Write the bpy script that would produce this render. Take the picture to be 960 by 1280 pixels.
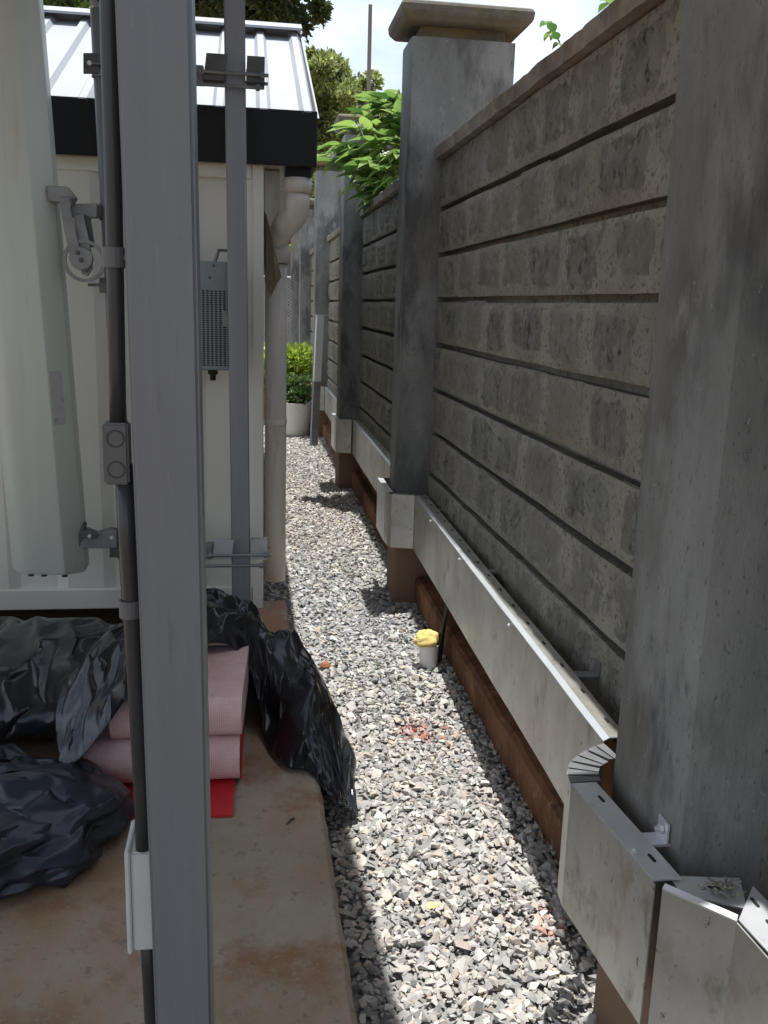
import bpy, bmesh, math, random
import numpy as np
from mathutils import Vector, Matrix, noise as mnoise

for o in list(bpy.data.objects): bpy.data.objects.remove(o, do_unlink=True)
S = bpy.context.scene
COL = S.collection
random.seed(7); rng = np.random.default_rng(7)

# ------------------------------------------------------------------ camera
F = 1164.0
def _n(v): return v / np.linalg.norm(v)
cY = _n(np.array([-170., -263., F])); cD = np.array([-160., 5260., F]); cD = _n(cD - cD.dot(cY) * cY)
cX = np.cross(cD, cY)
R = np.array([cX, cY, -cD])
EYE = np.array([0, 0, 1.5])
cam = bpy.data.cameras.new('camera'); cam_o = bpy.data.objects.new('camera', cam); COL.objects.link(cam_o)
cam.sensor_fit = 'VERTICAL'; cam.sensor_height = 24; cam.lens = F / 1280 * 24
cam.clip_start = .05; cam.clip_end = 2000
M4 = Matrix([[R[i][0], -R[i][1], -R[i][2], EYE[i]] for i in range(3)] + [[0, 0, 0, 1]])
cam_o.matrix_world = M4
S.camera = cam_o
S.render.resolution_x, S.render.resolution_y = 768, 1024

def _ray(px, py): return R @ np.array([px - 480, py - 640, F])
def pz(px, py, z): d = _ray(px, py); return Vector(EYE + d * ((z - 1.5) / d[2]))
def py_(px, py, y): d = _ray(px, py); return Vector(EYE + d * (y / d[1]))
def px_(px, py, x): d = _ray(px, py); return Vector(EYE + d * (x / d[0]))

# ------------------------------------------------------------------ sky, sun, exposure
SUN = Vector((.03, .035, 1)).normalized()
W = bpy.data.worlds.new('World'); S.world = W; W.use_nodes = True
nt = W.node_tree; nd = nt.nodes; lk = nt.links
bg = nd['Background']
sky = nd.new('ShaderNodeTexSky'); sky.sky_type = 'NISHITA'; sky.sun_disc = False
sky.sun_elevation = math.asin(SUN.z); sky.sun_rotation = math.atan2(SUN.x, SUN.y)
sky.dust_density = 2.5; sky.air_density = 1.0
tc = nd.new('ShaderNodeTexCoord')
mp = nd.new('ShaderNodeMapping'); mp.inputs['Scale'].default_value = (1, 1, 2.2)
cl = nd.new('ShaderNodeTexNoise'); cl.inputs['Scale'].default_value = 2.3; cl.inputs['Detail'].default_value = 7; cl.inputs['Roughness'].default_value = .55
rp = nd.new('ShaderNodeValToRGB'); rp.color_ramp.elements[0].position = .40; rp.color_ramp.elements[1].position = .66
mx = nd.new('ShaderNodeMix'); mx.data_type = 'RGBA'
mx.inputs['B'].default_value = (8.9, 9.9, 10.9, 1)
lk.new(tc.outputs['Generated'], mp.inputs['Vector']); lk.new(mp.outputs['Vector'], cl.inputs['Vector'])
lk.new(cl.outputs['Fac'], rp.inputs['Fac']); lk.new(rp.outputs['Color'], mx.inputs['Factor'])
lk.new(sky.outputs['Color'], mx.inputs['A']); lk.new(mx.outputs['Result'], bg.inputs['Color'])
bg.inputs['Strength'].default_value = .092
sl = bpy.data.lights.new('sun', 'SUN'); sl.energy = 4.2; sl.angle = math.radians(.53); sl.color = (1, .975, .94)
so = bpy.data.objects.new('sun', sl); COL.objects.link(so); so.rotation_euler = SUN.to_track_quat('Z', 'Y').to_euler(); so.location = (0, 0, 12)
S.view_settings.view_transform = 'Standard'; S.view_settings.look = 'None'
S.view_settings.exposure = .68; S.view_settings.gamma = 1; S.view_settings.use_curve_mapping = False

# ------------------------------------------------------------------ materials
def mat(name, cols, scale=4, detail=6, rough=.7, metal=0, bump=None, stretch=(1, 1, 1), spots=None, random_w=True, rvar=0,
        zstain=None, spec=.5, trans=0, coat=0, attr=None, edge=None, world=False, vbump=None, fade=None):
    """cols: list of (pos, rgb) along a noise ramp; spots: (scale, lo, hi, rgb); zstain: (z0, z1, rgb) world-height dirt; bump: list of (scale, strength, dist)"""
    m = bpy.data.materials.new(name); m.use_nodes = True
    t = m.node_tree; N = t.nodes; L = t.links; b = N['Principled BSDF']
    tc = N.new('ShaderNodeTexCoord'); mp = N.new('ShaderNodeMapping'); mp.inputs['Scale'].default_value = stretch
    if world: L.new(N.new('ShaderNodeNewGeometry').outputs['Position'], mp.inputs['Vector'])
    else: L.new(tc.outputs['Object'], mp.inputs['Vector'])
    oi = N.new('ShaderNodeObjectInfo'); mul = N.new('ShaderNodeMath'); mul.operation = 'MULTIPLY'; mul.inputs[1].default_value = 37. if random_w else 0
    L.new(oi.outputs['Random'], mul.inputs[0])
    def nz(sc, det, ro=.6):
        n = N.new('ShaderNodeTexNoise'); n.noise_dimensions = '4D'; n.inputs['Scale'].default_value = sc; n.inputs['Detail'].default_value = det; n.inputs['Roughness'].default_value = ro
        L.new(mp.outputs['Vector'], n.inputs['Vector']); L.new(mul.outputs[0], n.inputs['W']); return n
    n0 = nz(scale, detail)
    if attr:
        at = N.new('ShaderNodeAttribute'); at.attribute_name = attr
        mm = N.new('ShaderNodeMix'); mm.data_type = 'RGBA'; mm.blend_type = 'MULTIPLY'; mm.inputs['Factor'].default_value = 1
        r = N.new('ShaderNodeValToRGB'); r.color_ramp.elements[0].color = (.75, .75, .75, 1); r.color_ramp.elements[1].color = (1.15, 1.15, 1.15, 1)
        L.new(n0.outputs['Fac'], r.inputs['Fac']); L.new(at.outputs['Color'], mm.inputs['A']); L.new(r.outputs['Color'], mm.inputs['B'])
        out = mm.outputs['Result']
    else:
        r = N.new('ShaderNodeValToRGB'); cr = r.color_ramp
        while len(cr.elements) < len(cols): cr.elements.new(.5)
        for e, (p, c) in zip(cr.elements, cols): e.position = p; e.color = (*c, 1)
        L.new(n0.outputs['Fac'], r.inputs['Fac']); out = r.outputs['Color']
    if spots:
        for (sc, lo, hi, c) in (spots if isinstance(spots, list) else [spots]):
            n1 = nz(sc, 5, .65); r1 = N.new('ShaderNodeMapRange'); r1.inputs[1].default_value = lo; r1.inputs[2].default_value = hi
            L.new(n1.outputs['Fac'], r1.inputs[0])
            m1 = N.new('ShaderNodeMix'); m1.data_type = 'RGBA'; m1.inputs['B'].default_value = (*c, 1)
            L.new(r1.outputs[0], m1.inputs['Factor']); L.new(out, m1.inputs['A']); out = m1.outputs['Result']
    if edge:
        ec, e0, e1 = edge
        sx = N.new('ShaderNodeSeparateXYZ'); L.new(tc.outputs['Object'], sx.inputs[0]); mxs = []
        for ax in 'YZ':
            ab = N.new('ShaderNodeMath'); ab.operation = 'ABSOLUTE'; L.new(sx.outputs[ax], ab.inputs[0]); mxs.append(ab)
        mm = N.new('ShaderNodeMath'); mm.operation = 'MAXIMUM'; L.new(mxs[0].outputs[0], mm.inputs[0]); L.new(mxs[1].outputs[0], mm.inputs[1])
        ne = nz(16, 6, .7); ma = N.new('ShaderNodeMath'); ma.operation = 'MULTIPLY_ADD'; ma.inputs[1].default_value = .45; L.new(ne.outputs['Fac'], ma.inputs[0]); L.new(mm.outputs[0], ma.inputs[2])
        re = N.new('ShaderNodeMapRange'); re.inputs[1].default_value = e0; re.inputs[2].default_value = e1; L.new(ma.outputs[0], re.inputs[0])
        m3 = N.new('ShaderNodeMix'); m3.data_type = 'RGBA'; m3.inputs['B'].default_value = (*ec, 1); L.new(re.outputs[0], m3.inputs['Factor']); L.new(out, m3.inputs['A']); out = m3.outputs['Result']
    if fade:
        fc, famt = fade
        fm = N.new('ShaderNodeMath'); fm.operation = 'MULTIPLY'; fm.inputs[1].default_value = famt; L.new(oi.outputs['Random'], fm.inputs[0])
        m4 = N.new('ShaderNodeMix'); m4.data_type = 'RGBA'; m4.inputs['B'].default_value = (*fc, 1); L.new(fm.outputs[0], m4.inputs['Factor']); L.new(out, m4.inputs['A']); out = m4.outputs['Result']
    if zstain:
        z0, z1, c = zstain
        g = N.new('ShaderNodeNewGeometry'); sx = N.new('ShaderNodeSeparateXYZ'); L.new(g.outputs['Position'], sx.inputs[0])
        n2 = nz(5, 5); ad = N.new('ShaderNodeMath'); ad.operation = 'MULTIPLY_ADD'; ad.inputs[1].default_value = .35; L.new(n2.outputs['Fac'], ad.inputs[0]); L.new(sx.outputs['Z'], ad.inputs[2])
        r2 = N.new('ShaderNodeMapRange'); r2.inputs[1].default_value = z0 + .17; r2.inputs[2].default_value = z1 + .17; r2.inputs[3].default_value = 1; r2.inputs[4].default_value = 0
        L.new(ad.outputs[0], r2.inputs[0])
        m2 = N.new('ShaderNodeMix'); m2.data_type = 'RGBA'; m2.inputs['B'].default_value = (*c, 1)
        L.new(r2.outputs[0], m2.inputs['Factor']); L.new(out, m2.inputs['A']); out = m2.outputs['Result']
    L.new(out, b.inputs['Base Color'])
    b.inputs['Metallic'].default_value = metal; b.inputs['Specular IOR Level'].default_value = spec
    if rvar:
        n3 = nz(scale * 2.3, 5); r3 = N.new('ShaderNodeMapRange'); r3.inputs[3].default_value = max(.02, rough - rvar); r3.inputs[4].default_value = min(1, rough + rvar)
        L.new(n3.outputs['Fac'], r3.inputs[0]); L.new(r3.outputs[0], b.inputs['Roughness'])
    else: b.inputs['Roughness'].default_value = rough
    if trans: b.inputs['Subsurface Weight'].default_value = 0; b.inputs['Transmission Weight'].default_value = 0
    if coat: b.inputs['Coat Weight'].default_value = coat
    prev = None
    if vbump:
        dn = nz(6, 3); dv = N.new('ShaderNodeVectorMath'); dv.operation = 'MULTIPLY_ADD'; dv.inputs[1].default_value = (.16, .16, .16); L.new(dn.outputs['Color'], dv.inputs[0]); L.new(mp.outputs['Vector'], dv.inputs[2])
        for sc, st, ds in vbump:
            vo = N.new('ShaderNodeTexVoronoi'); vo.inputs['Scale'].default_value = sc; L.new(dv.outputs[0], vo.inputs['Vector'])
            bp = N.new('ShaderNodeBump'); bp.inputs['Strength'].default_value = st; bp.inputs['Distance'].default_value = ds; L.new(vo.outputs['Distance'], bp.inputs['Height'])
            if prev: L.new(prev.outputs['Normal'], bp.inputs['Normal'])
            prev = bp
        L.new(prev.outputs['Normal'], b.inputs['Normal'])
    if bump:
        for sc, st, ds in bump:
            nb = nz(sc, 6, .65); bp = N.new('ShaderNodeBump'); bp.inputs['Strength'].default_value = st; bp.inputs['Distance'].default_value = ds
            L.new(nb.outputs['Fac'], bp.inputs['Height'])
            if prev: L.new(prev.outputs['Normal'], bp.inputs['Normal'])
            prev = bp
        L.new(prev.outputs['Normal'], b.inputs['Normal'])
    return m

def leaf_mat(name, c1, c2, rough=.45, tr=.35, per_object=False):
    m = bpy.data.materials.new(name); m.use_nodes = True
    t = m.node_tree; N = t.nodes; L = t.links; b = N['Principled BSDF']; out = N['Material Output']
    tc = N.new('ShaderNodeTexCoord'); n = N.new('ShaderNodeTexNoise'); n.inputs['Scale'].default_value = 2.2; n.inputs['Detail'].default_value = 3
    g = N.new('ShaderNodeNewGeometry')
    L.new(g.outputs['Position'], n.inputs['Vector'])
    oi = N.new('ShaderNodeNewGeometry'); ad = N.new('ShaderNodeMath'); ad.operation = 'MULTIPLY_ADD'; ad.inputs[1].default_value = .5
    L.new(oi.outputs['Random Per Island'], ad.inputs[0]); 
    sb = N.new('ShaderNodeMath'); sb.operation = 'SUBTRACT'; sb.inputs[1].default_value = .25; L.new(n.outputs['Fac'], sb.inputs[0]); L.new(sb.outputs[0], ad.inputs[2])
    ob = N.new('ShaderNodeObjectInfo'); a2 = N.new('ShaderNodeMath'); a2.operation = 'MULTIPLY_ADD'; a2.inputs[1].default_value = .5; L.new(ob.outputs['Random'], a2.inputs[0])
    s2 = N.new('ShaderNodeMath'); s2.operation = 'SUBTRACT'; s2.inputs[1].default_value = .25; L.new(ad.outputs[0], s2.inputs[0]); L.new(s2.outputs[0], a2.inputs[2])
    if per_object: ad = a2
    r = N.new('ShaderNodeValToRGB'); r.color_ramp.elements[0].position = .25; r.color_ramp.elements[1].position = .75
    r.color_ramp.elements[0].color = (*c1, 1); r.color_ramp.elements[1].color = (*c2, 1)
    L.new(ad.outputs[0], r.inputs['Fac']); L.new(r.outputs['Color'], b.inputs['Base Color']); b.inputs['Roughness'].default_value = rough
    tl = N.new('ShaderNodeBsdfTranslucent'); hs = N.new('ShaderNodeHueSaturation'); hs.inputs['Value'].default_value = 1.6; hs.inputs['Saturation'].default_value = 1.1
    L.new(r.outputs['Color'], hs.inputs['Color']); L.new(hs.outputs['Color'], tl.inputs['Color'])
    ms = N.new('ShaderNodeMixShader'); ms.inputs[0].default_value = tr
    L.new(b.outputs[0], ms.inputs[1]); L.new(tl.outputs[0], ms.inputs[2]); L.new(ms.outputs[0], out.inputs['Surface'])
    return m

M = {}
M['earth'] = mat('earth', [(.3, (.14, .085, .05)), (.7, (.22, .15, .095))], 1.2, bump=[(8, .4, .03)], rough=.95)
M['gravel_bed'] = mat('gravel_bed', [(.3, (.17, .168, .16)), (.7, (.32, .315, .30))], 60, bump=[(50, .8, .01)], rough=.95)
M['gravel'] = mat('gravel', None, 45, attr='Col', rough=.9, random_w=False, bump=[(70, .35, .004)], spec=.3)
M['slab'] = mat('slab', [(.25, (.255, .21, .152)), (.5, (.33, .28, .212)), (.75, (.395, .345, .272))], 2.4, 10, rough=.82, rvar=.12, world=True,
                spots=[(1.6, .44, .62, (.32, .195, .105)), (4.5, .52, .64, (.25, .14, .078)), (9, .62, .72, (.34, .31, .26)), (14, .67, .71, (.14, .12, .10)), (45, .58, .66, (.21, .175, .13)), (110, .58, .68, (.34, .295, .235)), (19, .755, .765, (.55, .53, .5))], bump=[(3, .15, .02), (60, .4, .004)])
M['pad'] = mat('pad', [(.3, (.30, .17, .12)), (.7, (.42, .26, .19))], 6, rough=.9, spots=[(7, .5, .6, (.42, .40, .37))], bump=[(40, .4, .004)])
M['mortar'] = mat('mortar', [(.25, (.215, .203, .165)), (.5, (.305, .29, .24)), (.8, (.39, .372, .318))], 6, 9, rough=.95, world=True,
                  spots=[(2.2, .44, .66, (.215, .205, .17)), (14, .54, .66, (.175, .165, .137)), (1.1, .58, .74, (.25, .205, .16)), (70, .54, .64, (.12, .11, .09)), (110, .58, .66, (.36, .33, .28))], bump=[(14, .7, .02), (70, .8, .008)], spec=.2)
M['stone'] = mat('stone', [(.28, (.105, .107, .092)), (.48, (.20, .20, .173)), (.72, (.32, .315, .275))], 16, 10, rough=.95, stretch=(1, 1, .5), world=True,
                 spots=[(38, .54, .63, (.05, .05, .043)), (5, .50, .68, (.215, .195, .155)), (90, .56, .64, (.29, .275, .235))], bump=[(24, 1.0, .025), (80, .9, .01)], spec=.2, edge=((.285, .27, .222), .52, .84), fade=((.265, .252, .208), .8))
M['footing'] = mat('footing', [(.3, (.075, .036, .022)), (.6, (.20, .095, .05)), (.8, (.32, .18, .105))], 5, 9, rough=.95, stretch=(1, 1, .5), bump=[(20, .6, .015), (70, .6, .006)], spec=.2, spots=[(3, .52, .66, (.27, .145, .08)), (11, .55, .66, (.06, .032, .022)), (40, .58, .66, (.26, .18, .125)), (80, .58, .66, (.07, .04, .028))])
M['coping'] = mat('coping', [(.25, (.15, .13, .105)), (.6, (.30, .27, .22)), (.8, (.38, .35, .3))], 12, 8, rough=.95, bump=[(35, .9, .012)], spec=.2, spots=[(4, .55, .7, (.12, .105, .085))])
M['cement'] = mat('cement', [(.28, (.132, .138, .134)), (.5, (.215, .221, .213)), (.74, (.33, .335, .324))], 1.7, 10, rough=.8, rvar=.12, stretch=(2.0, 2.0, .85), world=True,
                  spots=[(2.2, .49, .61, (.10, .103, .103)), (1.2, .53, .68, (.16, .143, .115)), (6, .58, .70, (.27, .27, .26)), (30, .60, .68, (.15, .15, .145)), (75, .60, .67, (.11, .11, .105)), (60, .66, .71, (.42, .41, .39))],
                  zstain=(.30, .52, (.20, .125, .08)), bump=[(5, .3, .025), (45, .5, .006)], spec=.35)
M['cap'] = mat('cap', [(.25, (.085, .08, .062)), (.5, (.15, .14, .11)), (.75, (.23, .215, .175))], 7, 8, rough=.95, bump=[(25, .7, .012)], spots=[(3, .52, .68, (.21, .165, .05))], spec=.2)
M['galv'] = mat('galv', [(.25, (.42, .42, .385)), (.5, (.55, .55, .515)), (.78, (.66, .66, .63))], 3.5, 9, rough=.38, metal=.7, rvar=.16, stretch=(1.6, 1.6, .9),
                spots=[(2.2, .46, .72, (.44, .415, .35)), (9, .57, .71, (.28, .245, .19)), (3.8, .58, .74, (.33, .24, .155)), (34, .64, .69, (.18, .15, .12)), (80, .62, .68, (.36, .34, .3))], bump=[(2.5, .12, .02), (60, .08, .002)])
M['galv_clean'] = mat('galv_clean', [(.3, (.62, .64, .66)), (.7, (.76, .78, .80))], 6, 6, rough=.36, metal=.55, rvar=.1, bump=[(4, .06, .01)], spots=[(9, .62, .74, (.5, .49, .46))])
M['hole'] = mat('hole', [(.3, (.012, .012, .012)), (.7, (.02, .02, .02))], 5, rough=.9)
M['post'] = mat('post', [(.25, (.185, .203, .225)), (.5, (.215, .233, .257)), (.75, (.245, .265, .288))], 1.5, 6, rough=.48, rvar=.08, stretch=(9, 9, .5), metal=.15, bump=[(3, .05, .01)],
                spots=[(14, .66, .74, (.27, .265, .255)), (5, .60, .72, (.155, .16, .17)), (90, .66, .7, (.12, .12, .125)), (26, .62, .66, (.25, .265, .285))])
M['conduit'] = mat('conduit', [(.3, (.03, .032, .034)), (.7, (.05, .052, .055))], 6, rough=.34, rvar=.1, stretch=(3, 3, .4))
M['jbox'] = mat('jbox', [(.3, (.12, .125, .13)), (.7, (.15, .155, .16))], 12, rough=.5, bump=[(80, .06, .001)])
M['white_plastic'] = mat('white_plastic', [(.3, (.58, .60, .59)), (.7, (.68, .69, .68))], 6, rough=.45, spots=[(7, .62, .75, (.5, .47, .42))])
M['radome'] = mat('radome', [(.3, (.50, .54, .47)), (.7, (.60, .64, .58))], 1.2, 6, rough=.42, stretch=(6, 6, .5), spots=[(4, .6, .75, (.50, .49, .40)), (12, .70, .74, (.35, .33, .28))])
M['shelter'] = mat('shelter', [(.3, (.66, .65, .575)), (.7, (.75, .745, .68))], 1.3, 7, rough=.5, stretch=(1, 1, .6), spots=[(3.5, .62, .8, (.56, .52, .43)), (26, .73, .76, (.32, .26, .2))], bump=[(2, .05, .02)])
M['roof'] = mat('roof', [(.3, (.29, .31, .335)), (.7, (.35, .37, .395))], 3, 6, rough=.5, spots=[(5, .6, .8, (.27, .28, .29))], stretch=(1, .3, .3))
M['fascia'] = mat('fascia', [(.3, (.006, .007, .009)), (.7, (.011, .012, .014))], 6, rough=.55, spec=.3)
M['pvc'] = mat('pvc', [(.25, (.52, .47, .40)), (.5, (.64, .59, .52)), (.75, (.72, .68, .61))], 4, 7, rough=.5, stretch=(3, 3, .5), spots=[(5, .58, .72, (.38, .33, .27)), (18, .68, .72, (.2, .17, .14))])
M['flap'] = mat('flap', [(.3, (.18, .14, .085)), (.7, (.30, .25, .17))], 9, rough=.95, spots=[(15, .58, .66, (.38, .34, .27))], bump=[(20, .5, .01)])
M['bracket'] = mat('bracket', [(.3, (.17, .18, .185)), (.7, (.27, .28, .285))], 14, rough=.5, metal=.6, rvar=.12, bump=[(60, .1, .002)])
M['bracket_dark'] = mat('bracket_dark', [(.3, (.07, .073, .08)), (.7, (.12, .125, .13))], 14, rough=.5, metal=.5, rvar=.1)
M['radio'] = mat('radio', [(.3, (.19, .235, .265)), (.7, (.24, .285, .315))], 8, rough=.5, metal=.2)
M['black_plastic'] = mat('black_plastic', [(.3, (.010, .012, .016)), (.7, (.02, .023, .028))], 5, 7, rough=.22, rvar=.1, spots=[(9, .66, .76, (.03, .032, .036))], vbump=[(17, .14, .012)], spec=.5)
M['bag'] = mat('bag', [(.3, (.014, .02, .032)), (.7, (.026, .034, .05))], 4, 7, rough=.33, rvar=.14, spots=[(13, .64, .72, (.09, .10, .115))], vbump=[(17, .14, .012)], spec=.5)
M['red_mat'] = mat('red_mat', [(.3, (.50, .012, .018)), (.7, (.60, .02, .025))], 8, rough=.5)
M['yellow'] = mat('yellow', [(.3, (.60, .43, .12)), (.7, (.74, .64, .28))], 18, rough=.9, bump=[(60, .5, .004)])
M['pot_white'] = mat('pot_white', [(.3, (.70, .70, .68)), (.7, (.80, .80, .78))], 4, rough=.5, spots=[(6, .62, .78, (.55, .5, .42))])
M['terracotta'] = mat('terracotta', [(.3, (.26, .09, .045)), (.7, (.36, .14, .075))], 5, rough=.85, bump=[(30, .3, .004)])
M['soil'] = mat('soil', [(.3, (.05, .03, .02)), (.7, (.09, .055, .035))], 20, rough=.95, bump=[(30, .8, .01)])
M['bark'] = mat('bark', [(.3, (.10, .085, .065)), (.7, (.22, .19, .15))], 9, rough=.95, stretch=(1, 1, .2), bump=[(25, .8, .015)])
M['stem'] = mat('stem', [(.3, (.14, .20, .07)), (.7, (.24, .26, .12))], 12, rough=.7)
M['boards'] = mat('boards', [(.3, (.09, .09, .085)), (.7, (.17, .168, .16))], 6, rough=.9, stretch=(2, 2, .2), bump=[(25, .4, .006)])
M['wire'] = mat('wire', [(.3, (.35, .36, .36)), (.7, (.5, .5, .5))], 12, rough=.5, metal=.6)
M['timber_pole'] = mat('timber_pole', [(.3, (.16, .14, .12)), (.7, (.25, .22, .19))], 8, rough=.9, stretch=(2, 2, .2))
M['flower'] = mat('flower', [(.3, (.62, .60, .5)), (.7, (.75, .74, .66))], 20, rough=.9)
M['label'] = mat('label', [(.3, (.40, .38, .385)), (.7, (.47, .45, .45))], 30, rough=.5, spots=[(40, .58, .62, (.3, .28, .28))])
M['leaf_shrub'] = leaf_mat('leaf_shrub', (.05, .11, .03), (.23, .33, .10), .4, .4, True)
M['leaf_pot'] = leaf_mat('leaf_pot', (.15, .23, .035), (.42, .50, .13), .4, .4)
M['leaf_dusty'] = leaf_mat('leaf_dusty', (.05, .11, .03), (.16, .22, .09), .5, .25)
M['leaf_olive'] = leaf_mat('leaf_olive', (.11, .14, .045), (.36, .40, .16), .5, .4)
M['leaf_dark'] = leaf_mat('leaf_dark', (.025, .045, .016), (.10, .125, .045), .5, .3)
M['leaf_far'] = leaf_mat('leaf_far', (.04, .08, .022), (.12, .18, .05), .5, .3)

def woven():
    m = bpy.data.materials.new('woven_mat'); m.use_nodes = True; t = m.node_tree; N = t.nodes; L = t.links; b = N['Principled BSDF']
    tc = N.new('ShaderNodeTexCoord'); sp = N.new('ShaderNodeSeparateXYZ'); L.new(tc.outputs['UV'], sp.inputs[0])
    def w(o, k):
        a = N.new('ShaderNodeMath'); a.operation = 'MULTIPLY'; a.inputs[1].default_value = k; L.new(o, a.inputs[0])
        s = N.new('ShaderNodeMath'); s.operation = 'SINE'; L.new(a.outputs[0], s.inputs[0]); return s.outputs[0]
    a = w(sp.outputs['X'], 2 * math.pi / .006); c = w(sp.outputs['Y'], 2 * math.pi / .006)
    mxn = N.new('ShaderNodeMath'); mxn.operation = 'MAXIMUM'; L.new(a, mxn.inputs[0]); L.new(c, mxn.inputs[1])
    n = N.new('ShaderNodeTexNoise'); n.inputs['Scale'].default_value = 14; n.inputs['Detail'].default_value = 10; n.inputs['Roughness'].default_value = .75; L.new(tc.outputs['Object'], n.inputs['Vector'])
    ad = N.new('ShaderNodeMath'); ad.operation = 'MULTIPLY_ADD'; ad.inputs[1].default_value = .3; L.new(mxn.outputs[0], ad.inputs[0]); L.new(n.outputs['Fac'], ad.inputs[2])
    r = N.new('ShaderNodeValToRGB'); r.color_ramp.elements[0].position = .1; r.color_ramp.elements[1].position = .9
    r.color_ramp.elements[0].color = (.50, .24, .24, 1); r.color_ramp.elements[1].color = (.78, .60, .60, 1)
    L.new(ad.outputs[0], r.inputs['Fac']); L.new(r.outputs['Color'], b.inputs['Base Color']); b.inputs['Roughness'].default_value = .8
    bp = N.new('ShaderNodeBump'); bp.inputs['Strength'].default_value = .25; bp.inputs['Distance'].default_value = .001; L.new(mxn.outputs[0], bp.inputs['Height']); L.new(bp.outputs['Normal'], b.inputs['Normal'])
    return m
M['woven'] = woven()

# ------------------------------------------------------------------ mesh helpers
class MB:
    def __init__(s): s.v = []; s.f = []
    def add(s, vs, fs):
        k = len(s.v); s.v += [tuple(v) for v in vs]; s.f += [tuple(i + k for i in f) for f in fs]; return s
    def box(s, a, b):
        x0, y0, z0 = a; x1, y1, z1 = b
        return s.add([(x0, y0, z0), (x1, y0, z0), (x1, y1, z0), (x0, y1, z0), (x0, y0, z1), (x1, y0, z1), (x1, y1, z1), (x0, y1, z1)],
                     [(0, 3, 2, 1), (4, 5, 6, 7), (0, 1, 5, 4), (1, 2, 6, 5), (2, 3, 7, 6), (3, 0, 4, 7)])
    def hexa(s, p):  # 8 points, bottom 4 then top 4
        return s.add(p, [(0, 3, 2, 1), (4, 5, 6, 7), (0, 1, 5, 4), (1, 2, 6, 5), (2, 3, 7, 6), (3, 0, 4, 7)])
    def tube(s, pts, r, n=12, cap=True):
        pts = [Vector(p) for p in pts]; rs = r if isinstance(r, (list, tuple)) else [r] * len(pts)
        rings = []; ref = None
        for i, p in enumerate(pts):
            d = (pts[min(i + 1, len(pts) - 1)] - pts[max(i - 1, 0)]).normalized()
            if ref is None: ref = Vector((1, 0, 0)) if abs(d.x) < .8 else Vector((0, 1, 0))
            u = (ref - d * ref.dot(d)).normalized(); w = d.cross(u); ref = u
            rings.append([p + (u * math.cos(2 * math.pi * k / n) + w * math.sin(2 * math.pi * k / n)) * rs[i] for k in range(n)])
        vs = [q for rg in rings for q in rg]; fs = []
        for i in range(len(pts) - 1):
            for k in range(n): fs.append((i * n + k, i * n + (k + 1) % n, (i + 1) * n + (k + 1) % n, (i + 1) * n + k))
        if cap: fs += [tuple(range(n))[::-1], tuple(range((len(pts) - 1) * n, len(pts) * n))]
        return s.add(vs, fs)
    def prism(s, poly, vec):  # closed polygon of 3D points, extruded
        n = len(poly); v = Vector(vec); vs = [Vector(p) for p in poly] + [Vector(p) + v for p in poly]
        return s.add(vs, [tuple(range(n))[::-1], tuple(range(n, 2 * n))] + [(i, (i + 1) % n, n + (i + 1) % n, n + i) for i in range(n)])
    def lathe(s, prof, c, n=32):
        c = Vector(c); vs = []; fs = []
        for r, z in prof: vs += [c + Vector((r * math.cos(2 * math.pi * k / n), r * math.sin(2 * math.pi * k / n), z)) for k in range(n)]
        for i in range(len(prof) - 1):
            for k in range(n): fs.append((i * n + k, i * n + (k + 1) % n, (i + 1) * n + (k + 1) % n, (i + 1) * n + k))
        return s.add(vs, fs)
    def mesh(s, name, m, bev=0, smooth=False, seg=1):
        me = bpy.data.meshes.new(name); me.from_pydata(s.v, [], s.f)
        b = bmesh.new(); b.from_mesh(me); bmesh.ops.recalc_face_normals(b, faces=b.faces)
        if bev: bmesh.ops.bevel(b, geom=[e for e in b.edges if len(e.link_faces) == 2 and e.calc_face_angle(0) > .5], offset=bev, segments=seg, affect='EDGES', clamp_overlap=True)
        b.to_mesh(me); b.free()
        if smooth: me.shade_smooth()
        me.materials.append(M[m]); return me
    def build(s, name, m, parent=None, bev=0, smooth=False, seg=1):
        o = bpy.data.objects.new(name, s.mesh(name, m, bev, smooth, seg)); COL.objects.link(o)
        if parent is not None: o.parent = parent; o.matrix_parent_inverse = parent.matrix_world.inverted() if parent.type != 'EMPTY' else Matrix.Translation(-parent.location)
        return o
def smooth_by_angle(o, deg=35):
    me = o.data; me.shade_smooth()
    b = bmesh.new(); b.from_mesh(me)
    for e in b.edges:
        if len(e.link_faces) == 2 and e.calc_face_angle(0) > math.radians(deg): e.smooth = False
    b.to_mesh(me); b.free()
def tag(o, label, cat, group=None):
    o['label'] = label; o['category'] = cat
    if group: o['group'] = group
    return o
def thing(name, label, cat, loc, group=None):
    o = bpy.data.objects.new(name, None); COL.objects.link(o); o.location = loc; o.empty_display_size = .1
    return tag(o, label, cat, group)
def struct(o): o['kind'] = 'structure'; return o
def piece(name, me, parent, loc, rot=None, scale=None):
    o = bpy.data.objects.new(name, me); COL.objects.link(o); o.parent = parent
    base = parent.location if parent.type == 'EMPTY' else Vector((0, 0, 0))
    o.location = Vector(loc) - base
    if rot is not None: o.rotation_euler = rot
    if scale is not None: o.scale = scale
    return o
def fn(x, y, z, s=1.0): return mnoise.noise(Vector((x * s, y * s, z * s)))
def ridged(x, y, z, s=1.0): return 1 - abs(mnoise.noise(Vector((x * s, y * s, z * s)))) * 2

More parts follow.
